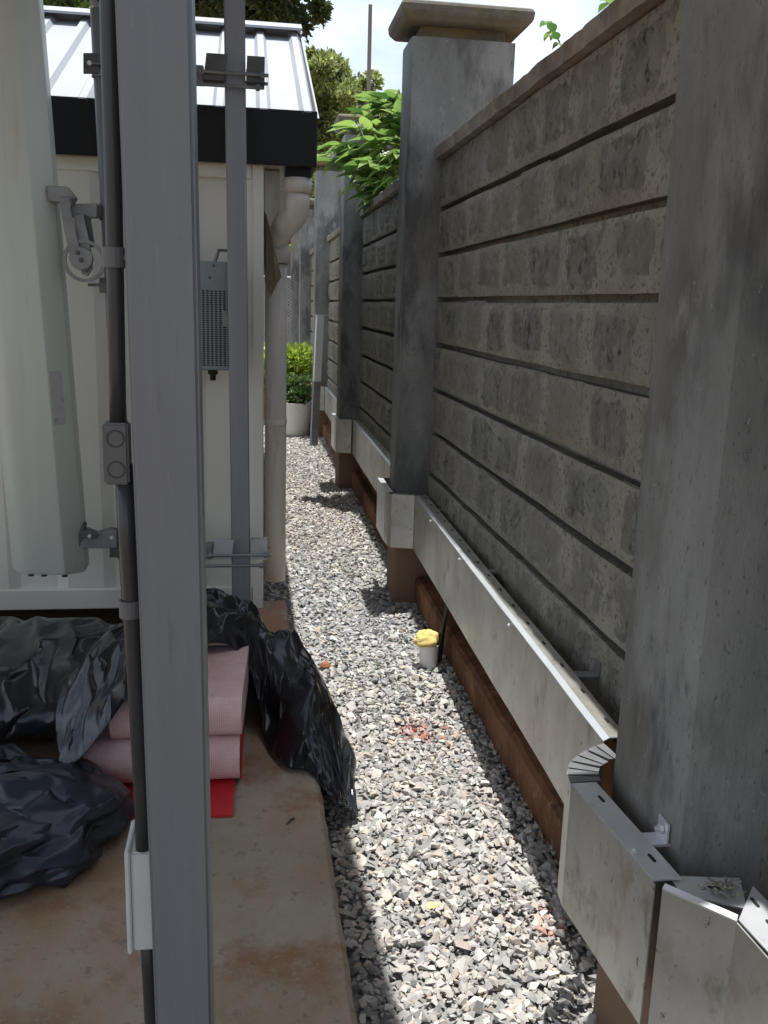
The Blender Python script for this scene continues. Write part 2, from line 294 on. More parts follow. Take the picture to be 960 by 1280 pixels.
# ------------------------------------------------------------------ ground
struct(MB().add([(-300, -300, -.05), (300, -300, -.05), (300, 300, -.05), (-300, 300, -.05)], [(0, 1, 2, 3)]).build('ground', 'earth'))
struct(MB().add([(-.3, -.6, -.014), (.93, -.6, -.014), (.93, 17.5, -.014), (-.3, 17.5, -.014)], [(0, 1, 2, 3)]).build('gravel_path', 'gravel_bed'))
ed = []
for i in range(151):
    y = -.7 + 4.52 * i / 150; r = .006 * fn(y * 2, 1, 1) + .004 * fn(y * 11, 2, 1) + .004 * fn(y * 34, 5, 1)
    ed.append((.215 + r, y, .072 + .003 * fn(y * 20, 3, 3)))
mbs = MB(); nE = len(ed); top = [(e[0] - .012 - .004 * abs(fn(e[1] * 25, 8, 1)), e[1], .08) for e in ed]
mbs.add([(-3.6, e[1], .08) for e in ed] + top + ed + [(e[0] + .006, e[1], -.12) for e in ed], [(r_ * nE + i, r_ * nE + i + 1, (r_ + 1) * nE + i + 1, (r_ + 1) * nE + i) for r_ in range(3) for i in range(nE - 1)] + [(nE - 1, 2 * nE - 1, 3 * nE - 1, 4 * nE - 1), (0, nE, 2 * nE, 3 * nE)])
sb = mbs.build('concrete_slab', 'slab'); struct(sb)

# crushed stone
def stone_hull(n):
    b = bmesh.new()
    for _ in range(n):
        d = Vector(rng.normal(size=3)).normalized(); d.x *= 1; d.y *= rng.uniform(.65, .85); d.z *= rng.uniform(.38, .6)
        b.verts.new(d * rng.uniform(.42, .58))
    r = bmesh.ops.convex_hull(b, input=b.verts)
    bmesh.ops.delete(b, geom=[v for v in b.verts if not v.link_faces], context='VERTS')
    bmesh.ops.triangulate(b, faces=b.faces)
    b.verts.index_update(); b.verts.ensure_lookup_table()
    v = np.array([x.co[:] for x in b.verts]); f = np.array([[x.index for x in q.verts] for q in b.faces]); b.free(); return v, f
hulls = [stone_hull(9) for _ in range(14)]
def gravel():
    zones = [(.16, .90, .95, 3.9, 5600), (-.02, .93, 3.84, 8.0, 4000), (.05, .93, 8.0, 12.5, 2200)]
    P = []
    for x0, x1, y0, y1, d in zones:
        n = int((x1 - x0) * (y1 - y0) * d); P.append(np.c_[rng.uniform(x0, x1, n), rng.uniform(y0, y1, n)])
    P = np.vstack(P)
    keep = ~((P[:, 0] < .235) & (P[:, 1] < 3.83)) & ~((P[:, 0] < .2) & (P[:, 1] < 4.28) & (P[:, 1] > 3.8))
    P = P[keep]; n = len(P)
    sz = np.clip(rng.lognormal(math.log(.0265), .36, n), .011, .056)
    z = rng.uniform(-.010, .006, n) + .004 * np.sin(P[:, 0] * 9) + .004 * np.sin(P[:, 1] * 4)
    yaw = rng.uniform(0, 2 * math.pi, n); tx = rng.normal(0, .24, n); ty = rng.normal(0, .24, n)
    pal = np.array([(.36, .355, .345), (.27, .27, .27), (.45, .44, .42), (.22, .225, .235), (.40, .36, .31), (.38, .33, .30), (.56, .54, .50), (.30, .315, .32), (.44, .36, .27)])
    pw = np.array([.24, .19, .15, .13, .08, .06, .07, .06, .02]); pw /= pw.sum()
    c = pal[rng.choice(len(pal), n, p=pw)]; c = np.array([1.16, 1.125, 1.085]) * (c * .82 + np.array([.375, .362, .345]) * .18) * rng.uniform(.85, 1.15, (n, 1))
    g_ = np.exp(-((P[:, 1] - 4.4) / .9) ** 2)[:, None]; c = c * (1 + g_ * np.array([-.07, -.01, .04]))
    for qx, qy, r in ((505, 910, .05), (520, 918, .05), (545, 918, .05), (532, 912, .09), (688, 1155, .045), (684, 1140, .03)):
        s = pz(qx, qy, 0); d = np.hypot(P[:, 0] - s.x, P[:, 1] - s.y); mk = (d < r * rng.uniform(.4, 1.25, n)) & (rng.random(n) < .42)
        c[mk] = c[mk] * np.array([1.0, .62, .56]) * rng.uniform(.75, 1.1, (mk.sum(), 1))
    V = []; Fc = []; C = []; off = 0; var = rng.integers(0, len(hulls), n)
    for k, (hv, hf) in enumerate(hulls):
        I = np.where(var == k)[0]; m = len(I)
        cz, sz_ = np.cos(yaw[I]), np.sin(yaw[I]); a, b2 = tx[I], ty[I]
        v = hv[None] * sz[I][:, None, None]
        y1 = v[..., 1] * np.cos(a)[:, None] - v[..., 2] * np.sin(a)[:, None]; z1 = v[..., 1] * np.sin(a)[:, None] + v[..., 2] * np.cos(a)[:, None]
        x2 = v[..., 0] * np.cos(b2)[:, None] + z1 * np.sin(b2)[:, None]; z2 = -v[..., 0] * np.sin(b2)[:, None] + z1 * np.cos(b2)[:, None]
        x3 = x2 * cz[:, None] - y1 * sz_[:, None]; y3 = x2 * sz_[:, None] + y1 * cz[:, None]
        w = np.stack([x3 + P[I, 0][:, None], y3 + P[I, 1][:, None], z2 + z[I][:, None]], -1)
        V.append(w.reshape(-1, 3)); nv = len(hv)
        Fc.append((hf[None] + (off + np.arange(m) * nv)[:, None, None]).reshape(-1, 3)); off += m * nv
        C.append(np.repeat(c[I], nv, 0))
    V = np.vstack(V); Fc = np.vstack(Fc); C = np.vstack(C)
    me = bpy.data.meshes.new('gravel'); me.vertices.add(len(V)); me.vertices.foreach_set('co', V.ravel().astype(np.float32))
    me.loops.add(Fc.size); me.loops.foreach_set('vertex_index', Fc.ravel().astype(np.int32))
    me.polygons.add(len(Fc)); me.polygons.foreach_set('loop_start', np.arange(0, Fc.size, 3, dtype=np.int32)); me.polygons.foreach_set('loop_total', np.full(len(Fc), 3, np.int32))
    me.update(calc_edges=True); me.validate()
    at = me.attributes.new('Col', 'FLOAT_COLOR', 'POINT'); at.data.foreach_set('color', np.c_[C, np.ones(len(C))].ravel().astype(np.float32))
    me.shade_flat(); me.materials.append(M['gravel'])
    o = bpy.data.objects.new('gravel', me); COL.objects.link(o); o['kind'] = 'stuff'
    tag(o, 'loose grey crushed stone chippings covering the passage between slab and wall', 'gravel')
gravel()

# ------------------------------------------------------------------ boundary wall
WX = .90
JZ = [.477, .687, .897, 1.108, 1.323, 1.535, 1.742, 1.951, 2.172]
def stone_mesh(k):
    ny, nz = 20, 12; L_, H_ = 1.0, 1.0; vs = []; fs = []
    for j in range(nz + 1):
        for i in range(ny + 1):
            u = i / ny - .5; v = j / nz - .5
            d = 1 - max(abs(u), abs(v)) * 2
            ex = fn(u * 3 + k * 7.1, v * 3, k * 3.3) * .16
            dep = min(1, max(0, (d + ex - .02)) * 3.5)
            x = .010 - .016 * dep - .012 * dep * (fn(u * 7 + k, v * 5, k * 1.7) + .8 * fn(u * 17 + k, v * 10, k))
            vs.append((x, u * L_, v * H_)); 
    for j in range(nz):
        for i in range(ny): a = j * (ny + 1) + i; fs.append((a, a + 1, a + ny + 2, a + ny + 1))
    mb = MB(); mb.add(vs, fs); me = mb.mesh('stone', 'stone'); me.shade_smooth(); return me
STONES = [stone_mesh(k) for k in range(9)]
def wall_bay(y0, y1, label, stones=True, zt=0):
    t = thing('boundary_wall', label, 'wall', (1.0, (y0 + y1) / 2, 0), 'stone panels of the boundary wall')
    L_ = y1 - y0
    # raked joint backing
    MB().box((WX + .05, y0, .40), (1.12, y1, JZ[-1])).build('joint_core', 'mortar', t)
    for k in range(8):
        za, zb = JZ[k] + .012, JZ[k + 1] - (.012 if k < 7 else .001)
        n = max(8, int(L_ / .05)); vs = []; fs = []; rows = [0, .04, .2, .4, .6, .8, .96, 1]
        for j, rr in enumerate(rows):
            for i in range(n + 1):
                y = y0 + L_ * i / n; z = za + (zb - za) * rr
                edge = .003 if rr in (0, 1) else 0
                zz = z + (fn(y * 2.3, k * 5.1, rr * .5) * .003 + fn(y * 11, k * 3.1, rr) * .0015 if rr in (0, 1, .04, .96) else 0)
                vs.append((WX + edge + .005 * fn(y * 3, z * 6, 2.2) + .003 * fn(y * 14, z * 16, 5.2), y, zz))
        w = n + 1
        for j in range(len(rows) - 1):
            for i in range(n): a = j * w + i; fs.append((a, a + 1, a + w + 1, a + w))
        # top and bottom lips going back into the joint
        base = len(vs)
        for i in range(w): p = vs[i]; vs.append((WX + .055, p[1], p[2] + .003))
        for i in range(w): p = vs[(len(rows) - 1) * w + i]; vs.append((WX + .055, p[1], p[2] - .003))
        for i in range(n):
            fs.append((base + i, base + i + 1, i + 1, i)); q = (len(rows) - 1) * w
            fs.append((q + i, q + i + 1, base + w + i + 1, base + w + i))
        c = MB().add(vs, fs).build('course', 'mortar', t); smooth_by_angle(c, 30)
        if stones:
            y = y0 + random.uniform(.02, .12)
            while y < y1 - .12:
                ln = min(random.uniform(.26, .42), y1 - .01 - y)
                hh = (zb - za) * random.uniform(.84, .97)
                o = bpy.data.objects.new('stone', random.choice(STONES)); COL.objects.link(o); o.parent = c
                o.location = Vector((WX, y + ln / 2, (za + zb) / 2 + random.uniform(-.004, .012))) - Vector(t.location) if False else Vector((WX, y + ln / 2, (za + zb) / 2 + random.uniform(-.004, .012)))
                o.scale = (random.uniform(.7, 1.25), ln, hh * (1 if random.random() < .5 else -1) if False else hh)
                if random.random() < .5: o.rotation_euler = (math.pi, 0, 0)
                y += ln + random.uniform(.015, .05)
    # coping with broken edge
    n = int(L_ / .04); vs = []; fs = []
    for i in range(n + 1):
        y = y0 + L_ * i / n; r = .006 * fn(y * 4, 1, 1) + .006 * fn(y * 17, 2, 3); s = .006 * fn(y * 6, 4, 1)
        vs += [(.868 + r, y, JZ[-1] + .002 + s * .6), (.862 + r, y, JZ[-1] + .050 + s), (.875 + r, y, JZ[-1] + .058 + s), (1.14, y, JZ[-1] + .075), (1.14, y, JZ[-1] + .002)]
    for i in range(n):
        for k in range(5): fs.append((i * 5 + k, i * 5 + (k + 1) % 5, i * 5 + 5 + (k + 1) % 5, i * 5 + 5 + k))
    fs += [(0, 1, 2, 3, 4), tuple(n * 5 + k for k in range(5))]
    MB().add(vs, fs).build('coping', 'coping', t)
    # stained plinth and kerb-like footing
    n = int(L_ / .08); vs = []; fs = []
    for i in range(n + 1):
        y = y0 + L_ * i / n; r = .006 * fn(y * 5, 7, 1)
        vs += [(.855 + r, y, -.08), (.848 + r, y, .13 + r), (.862 + r, y, .145 + r), (.915 + r, y, .15), (.918, y, .44), (1.1, y, .44), (1.1, y, -.08)]
    for i in range(n):
        for k in range(7): fs.append((i * 7 + k, i * 7 + (k + 1) % 7, i * 7 + 7 + (k + 1) % 7, i * 7 + 7 + k))
    fs += [tuple(range(7)), tuple(n * 7 + k for k in range(7))]
    MB().add(vs, fs).build('footing', 'footing', t)
    return t

PY = [1.365, 4.53, 7.60, 10.72, 13.8, 16.6]; PD = .31
PT = [2.70, 2.70, 2.78, 2.92, 2.80, 2.80]
wall_bay(-1.8, PY[0], 'stone wall panel meeting the slotted white-edged steel flange at its foot')
wall_bay(PY[0] + PD, PY[1], 'rough grey stone wall panel with young shoots leaning over its coping')
wall_bay(PY[1] + PD, PY[2], 'rough stone wall panel with the broad-leaved shrub hanging over its coping')
wall_bay(PY[2] + PD, PY[3], 'stone wall panel beyond the shrub, behind the leaning angle bar')
wall_bay(PY[3] + PD, PY[4], 'stone wall panel between the thin strips of far pillars', stones=False)
wall_bay(PY[4] + PD, PY[5], 'last stone wall panel ending by the chain link gate', stones=False)
PL = ['big shaded cement pillar with bent steel tray plates wrapped round its foot',
      'cement pillar whose flat mossy cap stands clear against the sky',
      'cement pillar with the leafy green shrub in front of its cap',
      'cement pillar directly behind the leaning angle bar',
      'thin strip of far cement pillar next to the chain link gate',
      'thin strip of far cement pillar next to the chain link gate']
for i, y in enumerate(PY):
    t = thing('wall_pillar', PL[i], 'pillar', (.985, y + PD / 2, 0), 'cement pillars of the boundary wall')
    mb = MB(); n = 14; vs = []; H = PT[i]
    ring = [(.74, 0), (.74, PD), (1.23, PD), (1.23, 0)]
    # subdivided shaft with softly uneven faces
    pr = []
    for (a, b) in zip(ring, ring[1:] + ring[:1]):
        for q in range(6): pr.append((a[0] + (b[0] - a[0]) * q / 6, a[1] + (b[1] - a[1]) * q / 6))
    m = len(pr); nz = 30; vs = []; fs = []
    for j in range(nz + 1):
        z = -.1 + (H + .1) * j / nz
        for (x, yy) in pr:
            cx, cy = x - .985, yy - PD / 2; k = 1 + .012 * fn(x * 4 + i * 3, yy * 4, z * 2.2)
            corner = .006 if (abs(abs(cx) - .245) < .001 and abs(abs(cy) - PD / 2) < .001) else 0
            vs.append((.985 + cx * k - math.copysign(corner, cx), y + PD / 2 + cy * k - math.copysign(corner, cy), z))
    for j in range(nz):
        for k in range(m): fs.append((j * m + k, j * m + (k + 1) % m, (j + 1) * m + (k + 1) % m, (j + 1) * m + k))
    fs.append(tuple(range(nz * m, nz * m + m)))
    sh = MB().add(vs, fs).build('shaft', 'cement', t)
    MB().box((.785, y + .045, H), (1.185, y + PD - .045, H + .07)).build('neck', 'cap', t, bev=.006)
    c = MB(); z0 = H + .055
    q = lambda g, z: [(.74 - g, y - g, z), (1.23 + g, y - g, z), (1.23 + g, y + PD + g, z), (.74 - g, y + PD + g, z)]
    c.add(q(.03, z0) + q(.058, z0 + .03) + q(.063, z0 + .07) + q(.048, z0 + .082) + q(-.12, z0 + .105),
          [(3, 2, 1, 0)] + [(a * 4 + k, a * 4 + (k + 1) % 4, a * 4 + 4 + (k + 1) % 4, a * 4 + 4 + k) for a in range(4) for k in range(4)] + [(16, 17, 18, 19)])
    o = c.build('cap', 'cap', t, bev=.007)

# ------------------------------------------------------------------ steel cable trays along the wall
ZT, ZB = .577, .305
def plate(pts, th=.003, inset=(0, 0), z0=ZB, z1=ZT):
    """vertical folded plate through plan points"""
    mb = MB()
    for (a, b) in zip(pts, pts[1:]):
        a = Vector((*a, 0)); b = Vector((*b, 0)); d = (b - a).normalized(); nrm = Vector((d.y, -d.x, 0)) * -th
        k = [a, b, b + nrm, a + nrm]
        mb.hexa([(p.x, p.y, z0) for p in k] + [(p.x, p.y, z1) for p in k])
    return mb
def flange(pts, w, z=ZT, th=.003):
    """horizontal return along the plate top; w = inward offsets per point"""
    mb = MB()
    for (a, b), (wa, wb) in zip(zip(pts, pts[1:]), zip(w, w[1:])):
        k = [(a[0], a[1]), (b[0], b[1]), (b[0] + wb[0], b[1] + wb[1]), (a[0] + wa[0], a[1] + wa[1])]
        mb.hexa([(p[0], p[1], z) for p in k] + [(p[0], p[1], z + th) for p in k])
    return mb
def slot(t, x, y, z=ZT + .0034, ln=.02, w=.006, ang=0):
    n = 6; pts = []
    for k in range(n + 1): a = -math.pi / 2 + math.pi * k / n; pts.append((math.cos(a) * w / 2, ln / 2 + math.sin(a + math.pi / 2 - math.pi / 2) * 0 + math.cos(a) * 0))
    poly = [(-w / 2, -ln / 2, 0), (0, -ln / 2 - w / 2, 0), (w / 2, -ln / 2, 0), (w / 2, ln / 2, 0), (0, ln / 2 + w / 2, 0), (-w / 2, ln / 2, 0)]
    c, s = math.cos(ang), math.sin(ang)
    MB().prism([(x + p[0] * c - p[1] * s, y + p[0] * s + p[1] * c, z) for p in poly], (0, 0, .0015)).build('slot', 'hole', t)
def bolt(t, c, axis=(0, 0, 1), r=.007, h=.006, m='galv_clean', name='bolt'):
    c = Vector(c); a = Vector(axis).normalized()
    mb = MB().tube([c, c + a * h], r, 6); mb.tube([c + a * h, c + a * (h * 1.8)], r * .55, 8); return mb.build(name, m, t)
def long_tray(ya, xa, yb, xb, label):
    """far end (ya, xa) to near end (yb, xb)"""
    t = thing('cable_tray', label, 'cable tray', ((xa + xb) / 2, (ya + yb) / 2, 0), 'straight cable trays along the wall')
    n = 14; P = [(xa + (xb - xa) * i / n + .0025 * fn(i * .7, ya, 3), ya + (yb - ya) * i / n) for i in range(n + 1)]
    plate(P).build('front_panel', 'galv', t)
    # rolled top edge: outer bevel strip + flat flange
    mb = MB()
    for (a, b) in zip(P, P[1:]):
        mb.hexa([(a[0], a[1], ZT + .0005), (b[0], b[1], ZT + .0005), (b[0] + .014, b[1], ZT + .008), (a[0] + .014, a[1], ZT + .008),
                 (a[0], a[1], ZT + .003), (b[0], b[1], ZT + .003), (b[0] + .014, b[1], ZT + .0105), (a[0] + .014, a[1], ZT + .0105)])
    mb.build('rolled_edge', 'galv_clean', t)
    flange([(p[0] + .0145, p[1]) for p in P], [(.04, 0)] * len(P), z=ZT + .0075).build('top_flange', 'galv', t)
    k = int(abs(ya - yb) / .16)
    for i in range(k):
        f = (i + .5) / k; slot(t, xa + (xb - xa) * f + .038, ya + (yb - ya) * f, z=ZT + .0112)
    for f in (.12, .5, .86):
        x = xa + (xb - xa) * f; y = ya + (yb - ya) * f
        tb = MB().box((x + .055, y - .02, ZT - .004), (WX + .012, y + .02, ZT + .004)); tb.box((WX - .004, y - .02, ZT + .004), (WX + .004, y + .02, ZT + .04)); tb.build('wall_tab', 'bracket', t)
    for f in (.18, .42, .7): bolt(t, (xa + (xb - xa) * f - .003, ya + (yb - ya) * f, ZT - .012), (-1, 0, .1), .006, .004)
    return t
def corner_tray(P, label, W_=None, seam=None):
    t = thing('corner_tray', label, 'cable tray', (sum(p[0] for p in P) / len(P), sum(p[1] for p in P) / len(P), 0), 'bent tray sections round the pillars')
    return t

# bay between the two big pillars
long_tray(4.47, .822, 1.80, .772, 'long straight steel tray with mud streaks beside the yellow topped cup')
long_tray(7.52, .845, 5.02, .825, 'straight steel tray running between the sky-capped pillar and the shrub pillar')
long_tray(10.6, .86, 8.06, .845, 'short-looking steel tray behind the leaning angle bar')
long_tray(1.10, .757, -1.6, .745, 'steel tray with bright sunlit slotted flange ending at the split corner plates')

# section round the big pillar
t = thing('corner_tray', 'bent steel tray plates with a dark split between them round the big pillar', 'cable tray', (.66, 1.5, 0), 'bent tray sections round the pillars')
A = [(.770, 1.79), (.735, 1.775), (.695, 1.745), (.662, 1.71), (.643, 1.67), (.637, 1.625)]
plate(A).build('curved_panel', 'galv', t)
plate([(.637, 1.625), (.652, 1.45), (.664, 1.292)], z0=ZB, z1=ZT).build('outer_panel', 'galv', t)
flange([(.639, 1.625), (.654, 1.45), (.666, 1.30)], [(.05, .0), (.05, 0), (.05, .0)], z=ZT + .0005).build('top_flange', 'galv_clean', t)
for k in range(7):   # notched fingers on the curve, darker metal stands in for the cap's shade
    f0, f1 = (k + .06) / 7, (k + .86) / 7
    def cv(f):
        g = f * (len(A) - 1); i = min(int(g), len(A) - 2); u = g - i; return (A[i][0] + (A[i + 1][0] - A[i][0]) * u, A[i][1] + (A[i + 1][1] - A[i][1]) * u)
    a, b = cv(f0), cv(f1); c0 = (.79, 1.635)
    inn = lambda p: (p[0] + (c0[0] - p[0]) * .42, p[1] + (c0[1] - p[1]) * .42)
    MB().prism([(a[0], a[1], ZT), (b[0], b[1], ZT), (*inn(b), ZT + .004 * (k % 2)), (*inn(a), ZT)], (0, 0, .003)).build('flange_finger', 'bracket', t)
bolt(t, (.666, 1.38, ZT + .004), (0, 0, 1), .008, .006); slot(t, .690, 1.36, ang=.1); slot(t, .675, 1.56, ang=.1)
tb = MB().box((.705, 1.40, ZT - .002), (.742, 1.44, ZT + .003)); tb.box((.735, 1.40, ZT + .003), (.7385, 1.44, ZT + .04)); tb.build('wall_tab', 'galv_clean', t)
bolt(t, (.734, 1.42, ZT + .022), (-1, 0, 0), .009, .007)
plate([(.672, 1.278), (.752, 1.186)]).build('angled_panel', 'galv', t)
MB().hexa([(.672, 1.278, ZT), (.752, 1.186, ZT), (.757, 1.19, ZT), (.677, 1.283, ZT), (.672, 1.278, ZT + .003), (.752, 1.186, ZT + .003), (.760, 1.196, ZT + .006), (.680, 1.286, ZT + .006)]).build('rolled_edge', 'galv_clean', t)
plate([(.752, 1.186), (.757, 1.10)]).build('end_panel', 'galv', t)
MB().hexa([(.70, 1.268, ZT - .006), (.79, 1.22, ZT - .006), (.82, 1.30, ZT - .006), (.705, 1.318, ZT - .006), (.70, 1.268, ZT - .003), (.79, 1.22, ZT - .003), (.82, 1.30, ZT - .003), (.705, 1.318, ZT - .003)]).build('inner_plate', 'galv_clean', t)
MB().hexa([(.757, 1.188, ZT + .0005), (.764, 1.10, ZT + .0005), (.835, 1.10, ZT + .0005), (.826, 1.268, ZT + .0005), (.757, 1.188, ZT + .0035), (.764, 1.10, ZT + .0035), (.835, 1.10, ZT + .0035), (.826, 1.268, ZT + .0035)]).build('end_flange', 'galv_clean', t)
slot(t, .80, 1.17); slot(t, .805, 1.225); slot(t, .76, 1.268, ang=1.2)
lump = MB()
for k in range(60):
    c = Vector((.772, 1.262, ZT + .003)) + Vector((random.gauss(0, .016), random.gauss(0, .013), abs(random.gauss(0, .008)))); r = random.uniform(.006, .016)
    hv, hf = hulls[k % 14]; an = random.uniform(0, 6); lump.add([(c.x + r * (q[0] * math.cos(an) - q[1] * math.sin(an)), c.y + r * (q[0] * math.sin(an) + q[1] * math.cos(an)), c.z + r * q[2]) for q in hv], [tuple(int(e) for e in q) for q in hf])
tag(lump.build('mortar_lump', 'mortar'), 'crumbly brown lump of dried mortar on the slotted steel plate', 'debris')
# sections round the next pillars
for (yf, x0, lab) in ((4.53, .70, 'boxed steel tray section round the foot of the sky-capped pillar'), (7.60, .715, 'boxed steel tray section round the foot of the shrub pillar'), (10.72, .74, 'boxed steel tray section behind the white planter')):
    t = thing('corner_tray', lab, 'cable tray', (x0, yf + .15, 0), 'bent tray sections round the pillars')
    B = [(x0 + .125, yf + .49), (x0, yf + .44), (x0 - .004, yf + .12), (x0, yf + .03), (x0 + .012, yf - .01), (x0 + .122, yf - .045)]
    plate(B[:2]).build('back_panel', 'galv', t); plate(B[1:3]).build('outer_panel', 'galv_clean', t); plate(B[2:5]).build('bent_panel', 'galv', t); plate(B[4:]).build('end_panel', 'galv', t)
    flange([B[1], B[2], B[3]], [(.03, -.02), (.03, 0), (.03, .02)], z=ZT + .0005).build('top_flange', 'galv_clean', t)
    flange([B[4], B[5]], [(.012, .03), (.012, .03)], z=ZT + .0005).build('end_flange', 'galv', t)
    bolt(t, (x0 + .09, yf - .040, ZT - .10), (0, -1, 0), .006, .005)

# ------------------------------------------------------------------ equipment shelter
FX, FY = .067, 4.13
SB, ST = .118, 2.06
t = thing('equipment_shelter', 'white container cabin with pitched metal roof and black fascia', 'cabin', (-1.4, 6.5, 0))
XL, YB = -2.9, 9.6
def corrug(a, b, fixed, axis, z0, z1, pitch=.36, dep=.016):
    vs = []; fs = []; n = int((b - a) / pitch); xs = []
    for i in range(n):
        s = a + i * (b - a) / n; p = (b - a) / n
        xs += [(s, 0), (s + p * .38, 0), (s + p * .5, dep), (s + p * .88, dep)]
    xs.append((b, 0))
    for (x, d) in xs:
        for z in (z0, z1): vs.append((x, fixed + d, z) if axis == 'x' else (fixed - d, x, z))
    fs = [(2 * i, 2 * i + 2, 2 * i + 3, 2 * i + 1) for i in range(len(xs) - 1)]
    return MB().add(vs, fs)
wp = corrug(XL + .06, FX - .045, FY + .012, 'x', SB + .10, ST - .01).build('front_wall', 'shelter', t); 
corrug(FY + .05, YB - .05, FX - .012, 'y', SB + .10, ST - .01).build('side_wall', 'shelter', t)
MB().box((XL, FY + .1, SB + .05), (FX - .06, YB, ST - .02)).build('inner_box', 'shelter', t)
MB().box((FX - .048, FY, SB), (FX, FY + .06, ST - .002)).build('corner_post', 'shelter', t, bev=.005)
MB().box((XL, FY, SB), (XL + .06, FY + .06, ST - .002)).build('corner_post', 'shelter', t, bev=.005)
r = MB().box((XL + .06, FY + .003, SB + .012), (FX - .052, FY + .05, SB + .105)); r.build('bottom_rail', 'shelter', t, bev=.004)
MB().box((XL + .06, FY + .004, ST - .06), (FX - .05, FY + .05, ST - .004)).build('top_rail', 'shelter', t, bev=.004)
MB().box((FX - .05, FY + .065, SB + .012), (FX - .004, YB, SB + .105)).build('bottom_rail', 'shelter', t, bev=.004)
# fascia and roof
FT, FB, FF, RX = 2.268, 2.052, 4.075, .283
MB().box((XL - .25, FF, FB), (RX, FF + .02, FT)).build('fascia', 'fascia', t, bev=.003)
MB().box((RX - .02, FF + .021, FB), (RX, YB, FT)).build('fascia', 'fascia', t, bev=.003)
MB().box((XL - .2, FF + .021, FB + .004), (RX - .021, YB - .02, FB + .02)).build('soffit', 'pvc', t)
ridY, ridZ = 5.42, 2.905
rf = []
def roofsheet(x0, x1, y0, z0, y1, z1):
    xs = [x0]; x = x0
    while x < x1 - .05:
        p = .178; xs_ = [(x, 0), (x + .016, .022), (x + .046, .022), (x + .062, 0), (x + p, 0)]; rf_ = xs_
        rf.extend(xs_[:-1]); x += p
    rf.append((x1, 0)); vs = []
    d = Vector((0, y1 - y0, z1 - z0)).normalized(); up = Vector((0, -d.z, d.y)) if d.y > 0 else Vector((0, d.z, -d.y)); up = up if up.z > 0 else -up
    for (x, h) in rf:
        x = min(x, x1)
        for (yy, zz) in ((y0, z0), (y1, z1)): vs.append(Vector((x, yy, zz)) + up * h)
    fs = [(2 * i, 2 * i + 2, 2 * i + 3, 2 * i + 1) for i in range(len(rf) - 1)]
    return MB().add(vs, fs)
roofsheet(XL - .27, RX + .008, FF + .004, FT - .026, ridY, ridZ - .02).build('roof_sheet', 'roof', t)
rf.clear(); roofsheet(XL - .27, RX + .008, 7.4, 2.06, ridY + .01, ridZ).build('roof_sheet', 'roof', t)
MB().prism([(XL - .27, ridY - .10, ridZ + .0), (XL - .27, ridY, ridZ + .045), (XL - .27, ridY + .1, ridZ), (XL - .27, ridY + .1, ridZ - .012), (XL - .27, ridY, ridZ + .033), (XL - .27, ridY - .1, ridZ - .012)], (RX - XL + .27, 0, 0)).build('ridge_cap', 'roof', t)
MB().prism([(RX - .02, FF + .03, FT - .002), (RX - .02, ridY, ridZ - .02), (RX - .02, 7.35, 2.06)], (.018, 0, 0)).build('gable_board', 'fascia', t)
MB().box((.155, 4.12, 2.015), (.262, 4.22, 2.052)).build('gutter_outlet', 'fascia', t)

# concrete pad under the corner
o = MB().box((-.08, 3.826, -.06), (.175, 4.26, .1165)).build('support_pad', 'pad', None, bev=.006); tag(o, 'reddish brown concrete pad with cement residue under the cabin corner', 'pad')
o = MB().box((-2.9, 3.85, -.06), (-2.5, 4.3, .1165)).build('support_pad', 'pad', None, bev=.006); tag(o, 'concrete pad under the far end of the cabin front', 'pad')

# downpipe
t = thing('downpipe', 'beige plastic downpipe with bulky elbow at the cabin corner', 'pipe', (.122, 4.29, 0))
pipe_c = (.125, 4.315)
el = [(.208, 4.17, 1.955), (.208, 4.17, 1.915), (.206, 4.175, 1.885), (.19, 4.19, 1.855), (.16, 4.22, 1.825), (.14, 4.27, 1.80), (.127, 4.305, 1.77), (.125, 4.315, 1.73)]
o = MB().tube(el, .054, 20).build('elbow', 'pvc', t, smooth=True)
o = MB().lathe([(.054, -.03), (.061, -.03), (.061, .03), (.05, .03), (.05, -.02)], (.208, 4.17, 1.985), 24).build('collar', 'pvc', t, smooth=True)
o = MB().lathe([(.053, -.04), (.058, -.04), (.058, .04), (.053, .04)], (.125, 4.315, 1.71), 24).build('collar', 'pvc', t, smooth=True)
MB().tube([(.125, 4.315, 1.70), (.1255, 4.312, .6), (.126, 4.31, .205)], .049, 24).build('pipe', 'pvc', t, smooth=True)
o = MB().lathe([(.0495, -.012), (.0525, -.012), (.0525, .012), (.0495, .012)], (.1252, 4.313, .965), 24); o.box((.06, 4.30, .955), (.08, 4.325, .975)); o.build('pipe_clip', 'shelter', t)
MB().box((.07, 4.23, 1.80), (.135, 4.30, 2.05)).build('wall_board', 'pvc', t, bev=.003)
# torn flap
Pf = [py_(328, 262, 4.21), py_(333, 268, 4.16), py_(341, 300, 4.14), py_(352, 346, 4.15), py_(345, 357, 4.17), py_(338, 372, 4.19), py_(331, 352, 4.2), py_(329, 310, 4.21)]
o = MB().prism(Pf, (0, .006, 0)).build('hanging_flap', 'flap', None, bev=.0015); tag(o, 'stiff brown torn flap hanging against the downpipe below its elbow', 'flap')

